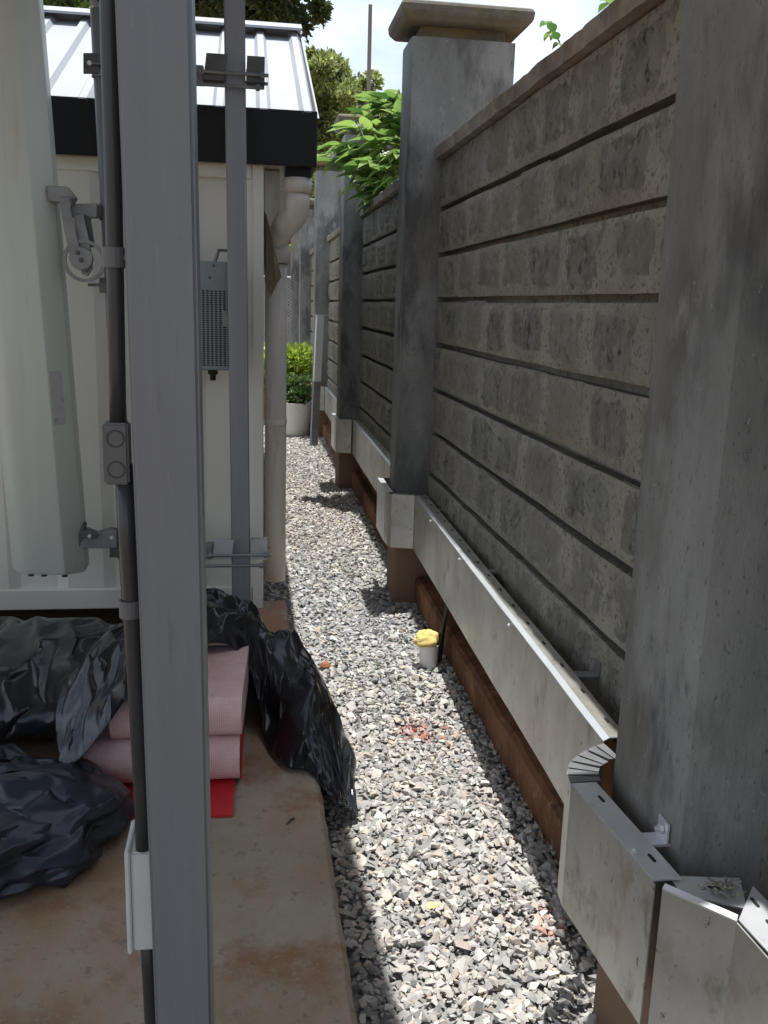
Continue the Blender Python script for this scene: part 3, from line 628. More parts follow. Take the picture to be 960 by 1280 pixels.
# ------------------------------------------------------------------ unseen canopy added to shade the slab, and its posts
t = thing('canopy', 'unseen flat canopy roof added to shade the slab, carried on the grey steel posts above the slab', 'canopy', (-.1, 1.8, 2.9))
MB().hexa([(-2.3, -1.2, 3.00), (.53, -1.2, 3.00), (.32, 4.11, 3.02), (-2.3, 4.11, 3.02), (-2.3, -1.2, 3.03), (.53, -1.2, 3.03), (.32, 4.11, 3.05), (-2.3, 4.11, 3.05)]).build('shade_deck', 'roof', t)  # edges skewed and extended to set where the shade falls
for x in (-.105, -2.1): MB().box((x - .04, -1.15, 2.90), (x + .04, 3.86, 2.998)).build('beam', 'post', t, bev=.004)
for y in (-.6, 1.18, 3.79): MB().box((-2.06, y - .03, 2.93), (-.147, y + .03, 2.997)).build('cross_beam', 'post', t, bev=.004)

def steel_post(pts, half, label, grp='grey steel canopy posts'):
    t = thing('steel_post', label, 'post', (pts[0][0], pts[0][1], .08), grp)
    mb = MB(); a, b = Vector(pts[0]), Vector(pts[1])
    k = [(-half, -half), (half, -half), (half, half), (-half, half)]
    mb.hexa([(a.x + p[0], a.y + p[1], a.z) for p in k] + [(b.x + p[0], b.y + p[1], b.z) for p in k])
    o = mb.build('tube', 'post', t, bev=.005, seg=3); smooth_by_angle(o, 50)
    MB().box((a.x - half - .05, a.y - half - .05, .0805), (a.x + half + .05, a.y + half + .05, .0925)).build('base_plate', 'post', t, bev=.002)
    return t
FP = [(-.095, 1.275, .0925), (-.1075, 1.135, 2.90)]
steel_post(FP, .0415, 'wide grey steel box post with black conduit and white box on its side')
RP = [(-.028, 3.79, .0925), (-.05, 3.79, 2.90)]
steel_post(RP, .0385, 'slim grey steel post with clamp brackets standing in front of the cabin')
steel_post([(-2.1, 1.2, .0925), (-2.1, 1.2, 2.90)], .04, 'unseen grey steel post on the far side of the canopy')
steel_post([(-2.1, 3.79, .0925), (-2.1, 3.79, 2.90)], .04, 'unseen grey steel post on the far side of the canopy close to the cabin front')

# ------------------------------------------------------------------ conduit on the wide post
def fpx(z): f = (z - FP[0][2]) / (FP[1][2] - FP[0][2]); return FP[0][0] + (FP[1][0] - FP[0][0]) * f, FP[0][1] + (FP[1][1] - FP[0][1]) * f
t = thing('conduit', 'black conduit clipped along the wide steel post with a grey junction box', 'conduit', (-.17, 1.22, .0925))
def cpt(px, py): 
    y = 1.20
    for _ in range(3): p = py_(px, py, y); y = fpx(p.z)[1] + .012
    return p
c_up = [cpt(135, -60), cpt(137, 60), cpt(141, 200), cpt(144, 340), cpt(146, 450), cpt(148, 545)]
c_up.insert(0, c_up[0] + Vector((0, -.055, .6)) * .9)
MB().tube(c_up, .0106, 16).build('pipe', 'conduit', t, smooth=True)
c_lo = [cpt(155, 580), cpt(160, 690), cpt(166, 800), cpt(172, 900), cpt(178, 1010), cpt(179, 1060)]
MB().tube(c_lo, .0112, 16).build('pipe', 'conduit', t, smooth=True)
bot = cpt(191, 1300); c_l2 = [cpt(183, 1150), cpt(187, 1220), bot, Vector((bot.x + .004, bot.y + .045, .30)), Vector((bot.x + .006, bot.y + .06, .083))]
MB().tube(c_l2, .0112, 16).build('pipe', 'conduit', t, smooth=True)
for (a, b) in ((143, 322), (163, 760)):
    c = cpt(a, b); s = MB().lathe([(.0122, -.012), (.015, -.012), (.015, .012), (.0122, .012)], c, 18); s.box((c.x, c.y - .004, c.z - .008), (c.x + .019, c.y + .006, c.z + .008)); s.tube([(c.x + .016, c.y - .004, c.z), (c.x + .016, c.y - .012, c.z)], .004, 8); s.build('saddle', 'jbox', t)
a = cpt(129, 527); b = cpt(166, 603)
ym = (a.y + b.y) / 2 - .012
jb = MB().box((a.x, ym - .004, b.z), (b.x - .002, ym + .03, a.z)).build('junction_box', 'jbox', t, bev=.003, seg=2)
cx, cz = (a.x + b.x) / 2 - .001, (a.z + b.z) / 2; h = (a.z - b.z)
for s in (-.25, .25):
    ring = []
    k = MB(); n = 24; r0, r1 = .0098, .0112
    for q in range(n):
        an = 2 * math.pi * q / n; k.v += [(cx + r0 * math.cos(an), ym - .0055, cz + s * h + r0 * math.sin(an)), (cx + r1 * math.cos(an), ym - .0055, cz + s * h + r1 * math.sin(an)), (cx + r1 * math.cos(an), ym - .0035, cz + s * h + r1 * math.sin(an)), (cx + r0 * math.cos(an), ym - .0035, cz + s * h + r0 * math.sin(an))]
    for q in range(n):
        w = ((q + 1) % n) * 4; k.f += [(q * 4, q * 4 + 1, w + 1, w), (q * 4 + 1, q * 4 + 2, w + 2, w + 1), (q * 4 + 3, q * 4, w, w + 3)]
    ko = k.build('knockout', 'conduit', t); 
    ko.parent = jb; ko.matrix_parent_inverse = (Matrix.Translation(-t.location)).inverted() if False else Matrix.Identity(4)
# white box
a = cpt(160, 1062); b = cpt(190, 1178)
ym = (a.y + b.y) / 2 - .004
t = thing('socket_box', 'white plastic box fixed low on the side of the wide post', 'box', (a.x, ym, b.z))
MB().box((a.x + .004, ym - .01, b.z), (fpx(b.z)[0] - .0417, ym + .075, a.z)).build('case', 'white_plastic', t, bev=.003, seg=2)
MB().box((a.x - .004, ym - .013, b.z - .003), (a.x + .0035, ym + .078, a.z + .003)).build('cover', 'white_plastic', t, bev=.002, seg=2)

# ------------------------------------------------------------------ antenna, pole and brackets
AY = 3.76
top_r = py_(50, 0, AY); bot_r = py_(104, 650, AY)
ang = math.atan2(bot_r.x - top_r.x, top_r.z - bot_r.z)
zb = py_(60, 713, AY).z; xr = bot_r.x + (bot_r.z - zb) * math.tan(ang)
t = thing('panel_antenna', 'pale green white panel antenna tilting off its pole above the plastic wrapped roll', 'antenna', (xr - .14, AY, 0))
prof = []
def rc(cx, cy, r, a0, a1, n=6): return [(cx + r * math.cos(a0 + (a1 - a0) * k / n), cy + r * math.sin(a0 + (a1 - a0) * k / n)) for k in range(n + 1)]
w, d = .285, .17
prof = rc(-.03, d / 2 - .03, .03, 0, math.pi / 2) + rc(-w + .08, d / 2 - .08, .08, math.pi / 2, math.pi, 8) + rc(-w + .08, -d / 2 + .08, .08, math.pi, 1.5 * math.pi, 8) + rc(-.075, -d / 2 + .012, .012, 1.5 * math.pi, 1.75 * math.pi, 3) + rc(-.012, -d / 2 + .060, .014, 1.75 * math.pi, 2 * math.pi, 3)
def apt(p, h): return Vector((xr + p[0] * math.cos(ang) - h * math.sin(ang), AY + p[1], zb - p[0] * math.sin(ang) * -1 * -1 + h * math.cos(ang)))
HA = 2.42
body = MB(); n = len(prof); vs = []
lev = [0, .012, HA - .01, HA]; shr = [.93, 1, 1, .93]
for h, s in zip(lev, shr): vs += [apt(((p[0] + w / 2) * s - w / 2, p[1] * s), h) for p in prof]
fs = [tuple(range(n)), tuple(range(3 * n, 4 * n))]
for j in range(3): fs += [(j * n + k, j * n + (k + 1) % n, (j + 1) * n + (k + 1) % n, (j + 1) * n + k) for k in range(n)]
o = body.add(vs, fs).build('radome', 'radome', t); smooth_by_angle(o, 40)
for q in (-.09, -.17, -.22): MB().tube([apt((q, 0), -.03), apt((q, 0), .001)], .012, 12).build('connector', 'bracket_dark', t)
lp = [apt((-.008, -.045), h) for h in (.55, .80)]
MB().hexa([apt((-.0615, -.0815), .60), apt((-.0265, -.0535), .60), apt((-.025, -.0555), .60), apt((-.0605, -.0835), .60), apt((-.0615, -.0815), .80), apt((-.0265, -.0535), .80), apt((-.025, -.0555), .80), apt((-.0605, -.0835), .80)]).build('label_plate', 'label', t)
# pole
ptop = py_(123, 12, 3.80); pbot = py_(157, 675, 3.80); dirp = (pbot - ptop) / (ptop.z - pbot.z)
pfoot = ptop + dirp * (ptop.z - .0925)
t = thing('antenna_pole', 'thin grey antenna pole half hidden behind the black conduit', 'pole', (pfoot.x, pfoot.y, .08))
MB().tube([pfoot, ptop], .030, 18).build('tube', 'post', t, smooth=True)
MB().box((pfoot.x - .08, pfoot.y - .08, .0805), (pfoot.x + .08, pfoot.y + .08, .0925)).build('base_plate', 'post', t)
c = py_(116, 5, 3.80); MB().tube([ptop + Vector((0, 0, -.002)), c + Vector((-.02, 0, .05)), c + Vector((-.06, .0, .13))], .012, 8).build('strap', 'bracket', t)
def poleat(z): return ptop + dirp * (ptop.z - z)
def ring_clamp(parent, z, h=.05):
    c = poleat(z); MB().lathe([(.0305, -h / 2), (.036, -h / 2), (.036, h / 2), (.0305, h / 2)], c, 18).build('pole_clamp', 'bracket', parent)
# upper scissor bracket
t = thing('scissor_bracket', 'grey scissor arm bracket tilting the top of the panel antenna', 'bracket', py_(95, 290, 3.72))
g = lambda x, y, yy=3.72: py_(x, y, yy)
def flat(pts, th, yy, name, m, par, bev=.002): return MB().prism([g(x, y, yy) for x, y in pts], (0, th, 0)).build(name, m, par, bev=bev)
flat([(49, 226), (60, 229), (62, 256), (50, 254)], .05, 3.715, 'mount_plate', 'bracket', t)
flat([(58, 232), (84, 233), (95, 247), (90, 256), (60, 251)], .045, 3.70, 'lug', 'bracket', t)
flat([(73, 246), (91, 246), (88, 262), (97, 300), (103, 322), (98, 334), (88, 324), (80, 288)], .012, 3.685, 'arm', 'bracket', t)
flat([(92, 270), (104, 266), (113, 308), (116, 335), (110, 345), (102, 342), (98, 310)], .012, 3.70, 'arm', 'bracket', t)
flat([(105, 268), (111, 270), (117, 308), (112, 309)], .04, 3.72, 'arm', 'bracket_dark', t)
flat([(87, 255), (121, 254), (121, 272), (90, 272)], .05, 3.73, 'clamp_block', 'bracket', t)
flat([(114, 258), (127, 256), (127, 271), (115, 271)], .045, 3.765, 'clamp_block', 'bracket_dark', t)
def ringxz(c, r0, r1, th, name, m, par, n=30):
    k = MB()
    for q in range(n):
        an = 2 * math.pi * q / n; ca, sa = math.cos(an), math.sin(an)
        k.v += [(c.x + r0 * ca, c.y, c.z + r0 * sa), (c.x + r1 * ca, c.y, c.z + r1 * sa), (c.x + r1 * ca, c.y + th, c.z + r1 * sa), (c.x + r0 * ca, c.y + th, c.z + r0 * sa)]
    for q in range(n):
        w_ = ((q + 1) % n) * 4; k.f += [(q * 4 + e, q * 4 + (e + 1) % 4, w_ + (e + 1) % 4, w_ + e) for e in range(4)]
    return k.build(name, m, par)
ringxz(g(105, 326, 3.69), .064, .077, .014, 'guide_ring', 'bracket', t)
c = g(101, 323, 3.68); MB().tube([c, c + Vector((0, .03, 0))], .042, 24).build('pivot_disc', 'bracket', t, bev=.002)
for (x, y) in ((101, 325), (97, 316), (108, 338), (90, 250)): bolt(t, g(x, y, 3.679), (0, -1, 0), .009, .006, 'bracket_dark')
ring_clamp(t, g(128, 263).z, .06)
# lower bracket
t = thing('hinge_bracket', 'small dark hinge bracket holding the foot of the panel antenna', 'bracket', py_(115, 675, 3.74))
flat([(91, 682), (103, 655), (106, 658), (98, 690), (91, 698)], .06, 3.715, 'mount_plate', 'bracket_dark', t)
flat([(99, 663), (107, 662), (120, 667), (138, 662), (146, 664), (146, 685), (104, 686), (98, 676)], .05, 3.725, 'hinge', 'bracket', t)
flat([(100, 664), (112, 663), (122, 669), (120, 674), (101, 672)], .03, 3.70, 'lug', 'bracket_dark', t)
flat([(137, 664), (150, 664), (150, 697), (137, 697)], .012, 3.765, 'clamp_plate', 'bracket_dark', t)
ring_clamp(t, g(150, 675).z, .06)
for (x, y) in ((112, 670), (140, 672)): bolt(t, g(x, y, 3.699), (0, -1, 0), .008, .006, 'galv_clean')
# spare clamp plates on the pole
for (x0, y0, x1, y1, lab) in ((104, 66, 118, 92, 'dark square clamp plate with a bright bolt near the antenna pole top'), (124, 347, 133, 366, 'small clamp plate with a long bolt just under the scissor bracket')):
    t = thing('pole_clamp_plate', lab, 'clamp', py_(x1, (y0 + y1) / 2, 3.765))
    flat([(x0, y0), (x1 + 6, y0), (x1 + 6, y1), (x0, y1)], .008, 3.76, 'plate', 'bracket_dark', t)
    c = g((x0 + x1) / 2 + 1, (y0 + y1) / 2, 3.75)
    if y0 < 100: bolt(t, c, (0, -1, 0), .009, .006, 'galv_clean'); MB().tube([c, c + Vector((.09, 0, .004))], .005, 8).build('rod', 'bracket', t)
    else: MB().tube([g(110, 356, 3.765), g(134, 356, 3.765)], .006, 8).build('rod', 'bracket', t)
    ring_clamp(t, c.z, .03)

# clamp arms between rear post and pole
def clamp_arm(yu, low, label):
    z = py_(300, yu, 3.79).z; rx = RP[0][0] + (RP[1][0] - RP[0][0]) * (z - .09) / 2.81
    t = thing('clamp_arm', label, 'bracket', (rx, 3.79, z), 'clamps on the slim steel post')
    m1, m2 = ('galv_clean', 'galv_clean') if low else ('bracket_dark', 'bracket_dark')
    h = .062
    def chan(x0, x1, sgn):  # sheet metal U-channel
        k = MB(); k.box((x0, 3.735, z - .006), (x1, 3.845, z - .001)); 
        xa = x0 if sgn < 0 else x1
        k.prism([(x0, 3.734, z - .006), (x1, 3.734, z - .006), (x1 + (.0 if sgn > 0 else .012), 3.725, z + h + .02), (x0 + (.004 if sgn > 0 else .012), 3.725, z + h + .02)], (0, .004, 0))
        k.box((x0, 3.842, z - .006), (x1, 3.846, z + h)); return k
    chan(rx - .115, rx - .0395, -1).build('left_channel', m1, t); chan(rx + .0395, rx + .108, 1).build('right_channel', m2, t)
    for yy in (3.722, 3.858):
        MB().tube([(rx - .15, yy, z + .018), (rx + .122, yy, z + .018)], .0065, 10).build('threaded_rod', 'bracket', t)
        for xx in (rx - .128, rx + .093): MB().tube([(xx, yy, z + .018), (xx + .014, yy, z + .018)], .013, 6).build('nut', 'bracket', t)
    MB().tube([(rx - .15, 3.722, z - .026), (rx + .10, 3.722, z - .026)], .0065, 10).build('threaded_rod', 'bracket', t)
    MB().tube([(rx + .075, 3.722, z - .026), (rx + .09, 3.722, z - .026)], .012, 6).build('nut', 'bracket', t)
    px0 = poleat(z).x
    MB().box((px0 + .031, 3.77, z - .012), (rx - .1155, 3.83, z + .05)).build('arm', 'bracket', t, bev=.003)
    ring_clamp(t, z + .02, .06)
    return t
clamp_arm(104, False, 'dark clamp bracket high on the slim post against the bright roof')
clamp_arm(694, True, 'shiny galvanised clamp bracket low on the slim post')

# radio unit with perforated case behind the slim post
t = thing('radio_unit', 'blue grey radio unit with perforated case behind the slim post', 'radio unit', (-.2, 3.93, 1.2))
a = py_(250, 326, 3.87); b = py_(284, 463, 3.87); x0 = -.31
MB().box((x0, 3.87, b.z), (-.055, 3.99, a.z)).build('case', 'radio', t, bev=.004)
hl = MB(); hz = a.z - .115; dz = (hz - b.z - .02)
nr = 34
for j in range(nr):
    zz = b.z + .02 + dz * j / (nr - 1)
    for i in range(13):
        xx = x0 + .03 + i * .0165
        hl.add([(xx, 3.8686, zz - .0028), (xx + .010, 3.8686, zz - .0028), (xx + .010, 3.8686, zz + .0028), (xx, 3.8686, zz + .0028)], [(0, 1, 2, 3)])
hp = hl.build('vent_holes', 'hole', t); hp['kind'] = 'stuff'
MB().tube([(-.13, 3.90, a.z), (-.115, 3.90, a.z + .045), (-.075, 3.90, a.z + .045), (-.065, 3.90, a.z)], .007, 8).build('handle', 'bracket', t)
for (x, zz) in ((262, 347), (267, 332), (264, 378)): bolt(t, py_(x, zz, 3.8695), (0, -1, 0), .006, .004, 'bracket_dark')
c = py_(266, 463, 3.90); MB().tube([c, c - Vector((0, 0, .016)), c - Vector((0, 0, .016)), c - Vector((0, 0, .04))], [.02, .02, .012, .012], 12).build('connector', 'hole', t)
MB().box((-.10, 3.8285, 1.40), (-.0, 3.869, 1.46)).build('mount_bracket', 'bracket', t)
MB().box((-.09, 3.99, 1.35), (-.06, 4.14, 1.39)).build('mount_bracket', 'bracket', t)

# ------------------------------------------------------------------ things on the slab
def film_obj(fnc, nu, nv, name, m, jit=.005, th=.0015, zmin=.083, wrap=False):
    rj = random.Random(nu); vs = []
    for j in range(nv + 1):
        for i in range(nu + 1):
            du = rj.uniform(-.38, .38) / nu if 0 < i < nu else 0; dv = rj.uniform(-.38, .38) / nv if 0 < j < nv else 0
            p = fnc(i / nu + du, j / nv + dv); q = Vector((rj.gauss(0, jit), rj.gauss(0, jit), rj.gauss(0, jit))) if (not wrap or 0 < i < nu) and 0 < j < nv else Vector((0, 0, 0))
            z0 = p.z; p = p + q; p.z = max(p.z, min(z0, zmin)); vs.append(p)
    fs = []
    for j in range(nv):
        for i in range(nu):
            a, b, c, d = j * (nu + 1) + i, j * (nu + 1) + i + 1, (j + 1) * (nu + 1) + i + 1, (j + 1) * (nu + 1) + i
            fs += [(a, b, c), (a, c, d)] if rj.random() < .5 else [(a, b, d), (b, c, d)]
    o = MB().add(vs, fs).build(name, m)
    ss = o.modifiers.new('soft', 'SUBSURF'); ss.levels = 2; ss.render_levels = 2; ss.subdivision_type = 'CATMULL_CLARK'
    b = bmesh.new(); b.from_mesh(o.data); cl_ = b.edges.layers.float.get('crease_edge') or b.edges.layers.float.new('crease_edge')
    for e in b.edges:
        if len(e.link_faces) == 2: e[cl_] = min(1, max(0, (e.calc_face_angle(0) - .22) * 1.5))
    b.to_mesh(o.data); b.free(); o.data.shade_smooth()
    if th: sm = o.modifiers.new('thick', 'SOLIDIFY'); sm.thickness = th; sm.offset = 0
    return o
def grid_obj(fnc, nu, nv, name, m, parent=None, th=.002):
    vs = [fnc(i / nu, j / nv) for j in range(nv + 1) for i in range(nu + 1)]
    fs = [(j * (nu + 1) + i, j * (nu + 1) + i + 1, (j + 1) * (nu + 1) + i + 1, (j + 1) * (nu + 1) + i) for j in range(nv) for i in range(nu)]
    o = MB().add(vs, fs).build(name, m, parent, smooth=True)
    if th:
        sm = o.modifiers.new('thick', 'SOLIDIFY'); sm.thickness = th; sm.offset = 0
    return o
_cr = random.Random(5)
CREASE = [(Vector((_cr.gauss(0, 1), _cr.gauss(0, 1), _cr.gauss(0, 1))).normalized(), _cr.uniform(2.2, 4.5), _cr.uniform(0, 9)) for _ in range(7)]
def crease(x, y, z, a1=.03, s1=4.5, a2=.012, s2=12):
    """flat facets meeting in sharp folds, like stiff film"""
    w = Vector((x + .10 * fn(x, y, z, 2.1), y + .10 * fn(y, z, x, 2.1), z + .10 * fn(z, x, y, 2.1))); h = 0; g = 0
    for i, (d, f, ph) in enumerate(CREASE):
        q = (w.dot(d) * f * s1 / 4.5 + ph) % 1; h += (abs(q - .5) * 2 - .5) * (1 if i % 2 else -1)
        q = (w.dot(d) * f * s2 / 4.5 + ph * 2) % 1; g += (abs(q - .5) * 2 - .5) * (1 if i % 3 else -1)
    m = max(0, fn(x + 3, y, z, 2.5) + .25)
    return a1 * h * .55 + a2 * g * .4 * m
# wrapped roll
def roll(u, v):
    x = -1.75 + 1.33 * u; an = 2 * math.pi * v
    pinch = 1 - .35 * max(0, (u - .86) / .14) ** 2
    ry, rz = .37 * pinch, .165 * pinch
    y, z = 3.11 + ry * math.cos(an), .08 + .155 * (1 if True else 0) + rz * math.sin(an)
    pl = .02 * math.sin(x * 60 + 3 * math.sin(an * 2)) * max(0, (u - .7) / .3)
    k = crease(x * .7, y, z, .03, 5, .02, 13) + pl
    d = Vector((0, math.cos(an), math.sin(an))); p = Vector((x, y, z)) + d * k
    p.z = max(p.z, .083); return p
o = film_obj(roll, 34, 24, 'wrapped_roll', 'black_plastic', .005, 0)
tag(o, 'long roll wrapped in creased black plastic lying along the cabin', 'roll')
# sheet draped over the mats with its tail across the slab edge
def E3(x, y, Y): return tuple(py_(x, y, Y))
ST_ = [(E3(72, 972, 2.52), (-.60, 2.95, .33), (-.57, 3.5, .12)), (E3(102, 946, 2.52), (-.49, 2.95, .43), (-.45, 3.6, .15)), (E3(132, 908, 2.53), (-.38, 2.98, .47), (-.34, 3.68, .15)), (E3(168, 866, 2.52), (-.28, 3.05, .49), (-.26, 3.7, .15)),
       ((-.18, 2.92, .385), (-.16, 3.25, .48), (-.14, 3.7, .15)), ((-.06, 3.0, .37), (-.03, 3.28, .43), (0, 3.62, .12)), ((.02, 2.96, .25), (.06, 3.2, .36), (.13, 3.46, .09)),
       ((.05, 2.82, .10), (.14, 3.02, .36), (.225, 3.18, .085)), ((.12, 2.66, .085), (.215, 2.83, .31), (.305, 2.99, .05)), ((.185, 2.63, .085), (.255, 2.70, .2), (.335, 2.78, .02)), ((.225, 2.5, .082), (.262, 2.53, .11), (.32, 2.56, .018)), ((.24, 2.42, .075), (.275, 2.44, .06), (.32, 2.46, .02))]
def cat(a, b, c, d, t): return .5 * ((2 * b) + (-a + c) * t + (2 * a - 5 * b + 4 * c - d) * t * t + (-a + 3 * b - 3 * c + d) * t ** 3)
def sheet(u, v):
    g = u * (len(ST_) - 1); i = min(int(g), len(ST_) - 2); f = g - i
    K = [ST_[max(0, min(len(ST_) - 1, i + q))] for q in (-1, 0, 1, 2)]
    P = [cat(*[Vector(k[e]) for k in K], f) for e in range(3)]
    ct = P[1] * 2 - (P[0] + P[2]) * .5
    p = P[0] * (1 - v) ** 2 + ct * 2 * v * (1 - v) + P[2] * v * v
    n = Vector((0, -.3, 1)) if v > .3 else Vector((-.2, -.8, .5))
    k = crease(p.x + 5, p.y, p.z, .055, 5, .03, 13)
    e = min(v, 1 - v); p = p + n.normalized() * k * (1 if e > .05 else .5)
    p.x += .02 * fn(p.x, p.y, p.z, 7); p.y += .025 * fn(p.y, p.z, p.x, 7)
    lim = .084 if p.x < .222 else .028
    p.z = max(p.z, lim); return p
o = film_obj(sheet, 50, 17, 'plastic_sheet', 'black_plastic', .004, .0015, .03)
tag(o, 'creased black plastic sheet draped over the red mats and onto the gravel', 'plastic sheet')
# full bin bag
def bagf(u, v):
    th = 2 * math.pi * u; ph = math.pi * (v - .5)
    d = Vector((math.cos(th) * math.cos(ph), math.sin(th) * math.cos(ph), math.sin(ph)))
    c = Vector((-.79, 2.33, .148))
    r = 1 + .16 * fn(d.x * 1.6 + 4, d.y * 1.6, d.z * 1.6) 
    p = c + Vector((d.x * .44 * r, d.y * .33 * r, d.z * .135 * r))
    p += d * crease(p.x, p.y + 9, p.z, .03, 5, .02, 12)
    p.z = max(p.z, .083 + .004 * fn(p.x, p.y, 1, 9)); return p
o = film_obj(bagf, 48, 26, 'bin_bag', 'bag', .007, 0, .083, True)
tag(o, 'bulging dark blue bin bag slumped on the slab before the red mats', 'bag')
# folded mats
t = thing('folded_mats', 'folded red mats with pinkish woven backs stacked on the slab', 'mat', (-.3, 2.8, .08))
def fold(yf, yb, z0, z1, x0, x1, name, m, sk=0):
    r = (z1 - z0) / 2; pr = []
    for k in range(13): a = math.pi / 2 + math.pi * k / 12; pr.append((yf + r * .75 + math.cos(a) * r * .75, (z0 + z1) / 2 + math.sin(a) * r))
    pr = [(yb, z1)] + pr + [(yb, z0)]
    nx = 16; vs = []; fs = []; uv = []; s = [0]
    for a, b in zip(pr, pr[1:]): s.append(s[-1] + math.hypot(b[0] - a[0], b[1] - a[1]))
    for i in range(nx + 1):
        x = x0 + (x1 - x0) * i / nx
        for k, (y, z) in enumerate(pr):
            vs.append((x + sk * (y - yf), y + .008 * fn(x * 4, z * 5, 1), z + .004 * fn(x * 5, y * 5, 3))); uv.append((x, s[k]))
    q = len(pr)
    for i in range(nx):
        for k in range(q - 1): fs.append((i * q + k, i * q + k + 1, (i + 1) * q + k + 1, (i + 1) * q + k))
    fs += [tuple(range(q)), tuple(range(nx * q, nx * q + q))]
    me = bpy.data.meshes.new(name); me.from_pydata(vs, [], fs); ul = me.uv_layers.new(name='UVMap')
    for l in me.loops: ul.data[l.index].uv = uv[l.vertex_index]
    me.shade_smooth(); me.materials.append(M[m]); o = bpy.data.objects.new(name, me); COL.objects.link(o); o.parent = t; o.matrix_parent_inverse = Matrix.Translation(-t.location); smooth_by_angle(o, 60); return o
MB().hexa([(-.50, 2.43, .082), (-.045, 2.405, .082), (-.035, 3.0, .082), (-.5, 3.0, .082), (-.50, 2.43, .088), (-.045, 2.405, .088), (-.035, 3.0, .088), (-.5, 3.0, .088)]).build('red_layer', 'red_mat', t)
fold(2.57, 3.02, .089, .225, -.49, -.028, 'fold', 'woven', .02)
fold(2.585, 3.05, .227, .352, -.40, -.022, 'fold', 'woven', .05)
MB().hexa([(-.0275, 2.60, .095), (-.022, 2.60, .095), (-.015, 3.0, .095), (-.0205, 3.0, .095), (-.0275, 2.60, .205), (-.0215, 2.60, .205), (-.015, 3.0, .205), (-.0205, 3.0, .205)]).build('red_edge', 'red_mat', t)
# stub bolt, twig
tag(MB().tube([(.11, 3.62, .079), (.112, 3.62, .118)], .009, 8).build('anchor_bolt', 'bracket_dark'), 'short dark anchor bolt sticking out of the slab by the pad', 'bolt')
a = pz(358, 1030, .083); tag(MB().tube([a, a + Vector((.012, .02, .002)), a + Vector((.022, .028, .0))], .0035, 6).build('twig', 'bark'), 'small dark twig on the slab near the bin bag', 'twig')

# ------------------------------------------------------------------ small things on the gravel
c = pz(536, 838, .0); c = Vector((c.x + .005, c.y + .04, .012))
t = thing('cup', 'small white cup topped with a yellow sponge at the wall foot', 'cup', c)
MB().lathe([(.0001, -.02), (.038, -.02), (.042, .09), (.043, .092), (.039, .092), (.036, .0), (.0001, .0)], c, 28).build('body', 'pot_white', t, smooth=False)
smooth_by_angle(t.children[0], 50)
def sponge(u, v):
    th = 2 * math.pi * u; ph = math.pi * (v - .5); d = Vector((math.cos(th) * math.cos(ph), math.sin(th) * math.cos(ph), math.sin(ph)))
    k = 1 + .28 * fn(d.x * 1.9, d.y * 1.9, d.z * 1.9 + 3) + .12 * fn(d.x * 5, d.y * 5, d.z * 5)
    return c + Vector((-.012, 0, .112)) + Vector((d.x * .054, d.y * .045, d.z * .04)) * k
o = grid_obj(sponge, 32, 20, 'sponge', 'yellow', None, 0); tag(o, 'crumpled yellow sponge sitting on the small white cup', 'sponge')
for k in range(3):
    a = Vector((.795 + .008 * k, 3.62 + .03 * k, .33)); b = Vector((.775 + .012 * k, 3.66 + .012 * k, .02))
    o = MB().tube([(.86, 3.70 + .012 * k, .38), (.84, 3.69 + .014 * k, .29), (.815 + .006 * k, 3.675 + .014 * k, .17), (.79 + .012 * k, 3.665 + .012 * k, .02)], .008, 8).build('loose_cable', 'conduit', None, smooth=True)
    tag(o, 'dark loose cable hanging from the tray behind the white cup', 'cable', 'loose cables by the cup')
tag(MB().lathe([(.0001, 0), (.018, .0), (.024, .008), (.015, .02), (.0001, .024)], pz(407, 834, .016), 6).build('brick_chip', 'terracotta'), 'small orange brick chip on the pale gravel by the plastic sheet', 'stone')

c = pz(541, 1133, .022); lv = [(-.022, 0, 0), (-.008, .011, .005), (.01, .009, .003), (.024, 0, .006), (.008, -.011, .004), (-.01, -.009, .0)]
tag(MB().prism([c + Vector(q) for q in lv], (0, 0, .0012)).build('dry_leaf', 'yellow'), 'small yellow dry leaf lying on the gravel', 'leaf')
# leaning angle bar
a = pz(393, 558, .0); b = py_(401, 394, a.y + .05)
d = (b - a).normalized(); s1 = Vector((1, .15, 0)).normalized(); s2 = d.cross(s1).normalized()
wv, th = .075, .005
t = thing('angle_bar', 'steel angle bar with upper half coloured sunlit white standing on the gravel beside the white planter', 'bar', a)
for (p0, p1, m_, nm) in ((a, a.lerp(b, .50), 'bracket', 'bar'), (a.lerp(b, .5005), b, 'white_plastic', 'lit_half')):  # white upper half puts the sunlight on the bar into its colour
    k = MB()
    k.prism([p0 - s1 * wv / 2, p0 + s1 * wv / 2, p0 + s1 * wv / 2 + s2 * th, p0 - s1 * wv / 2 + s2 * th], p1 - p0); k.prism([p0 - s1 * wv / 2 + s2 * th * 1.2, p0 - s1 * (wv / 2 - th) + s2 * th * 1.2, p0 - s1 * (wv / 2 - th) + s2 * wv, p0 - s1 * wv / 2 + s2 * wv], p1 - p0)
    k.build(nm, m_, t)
k = MB().prism([b - s1 * .05, b + s1 * .09, b + s1 * .05 + s2 * .06, b - s1 * .05 + s2 * .06], (0, 0, .006)); k.build('top_plate', 'white_plastic', t)

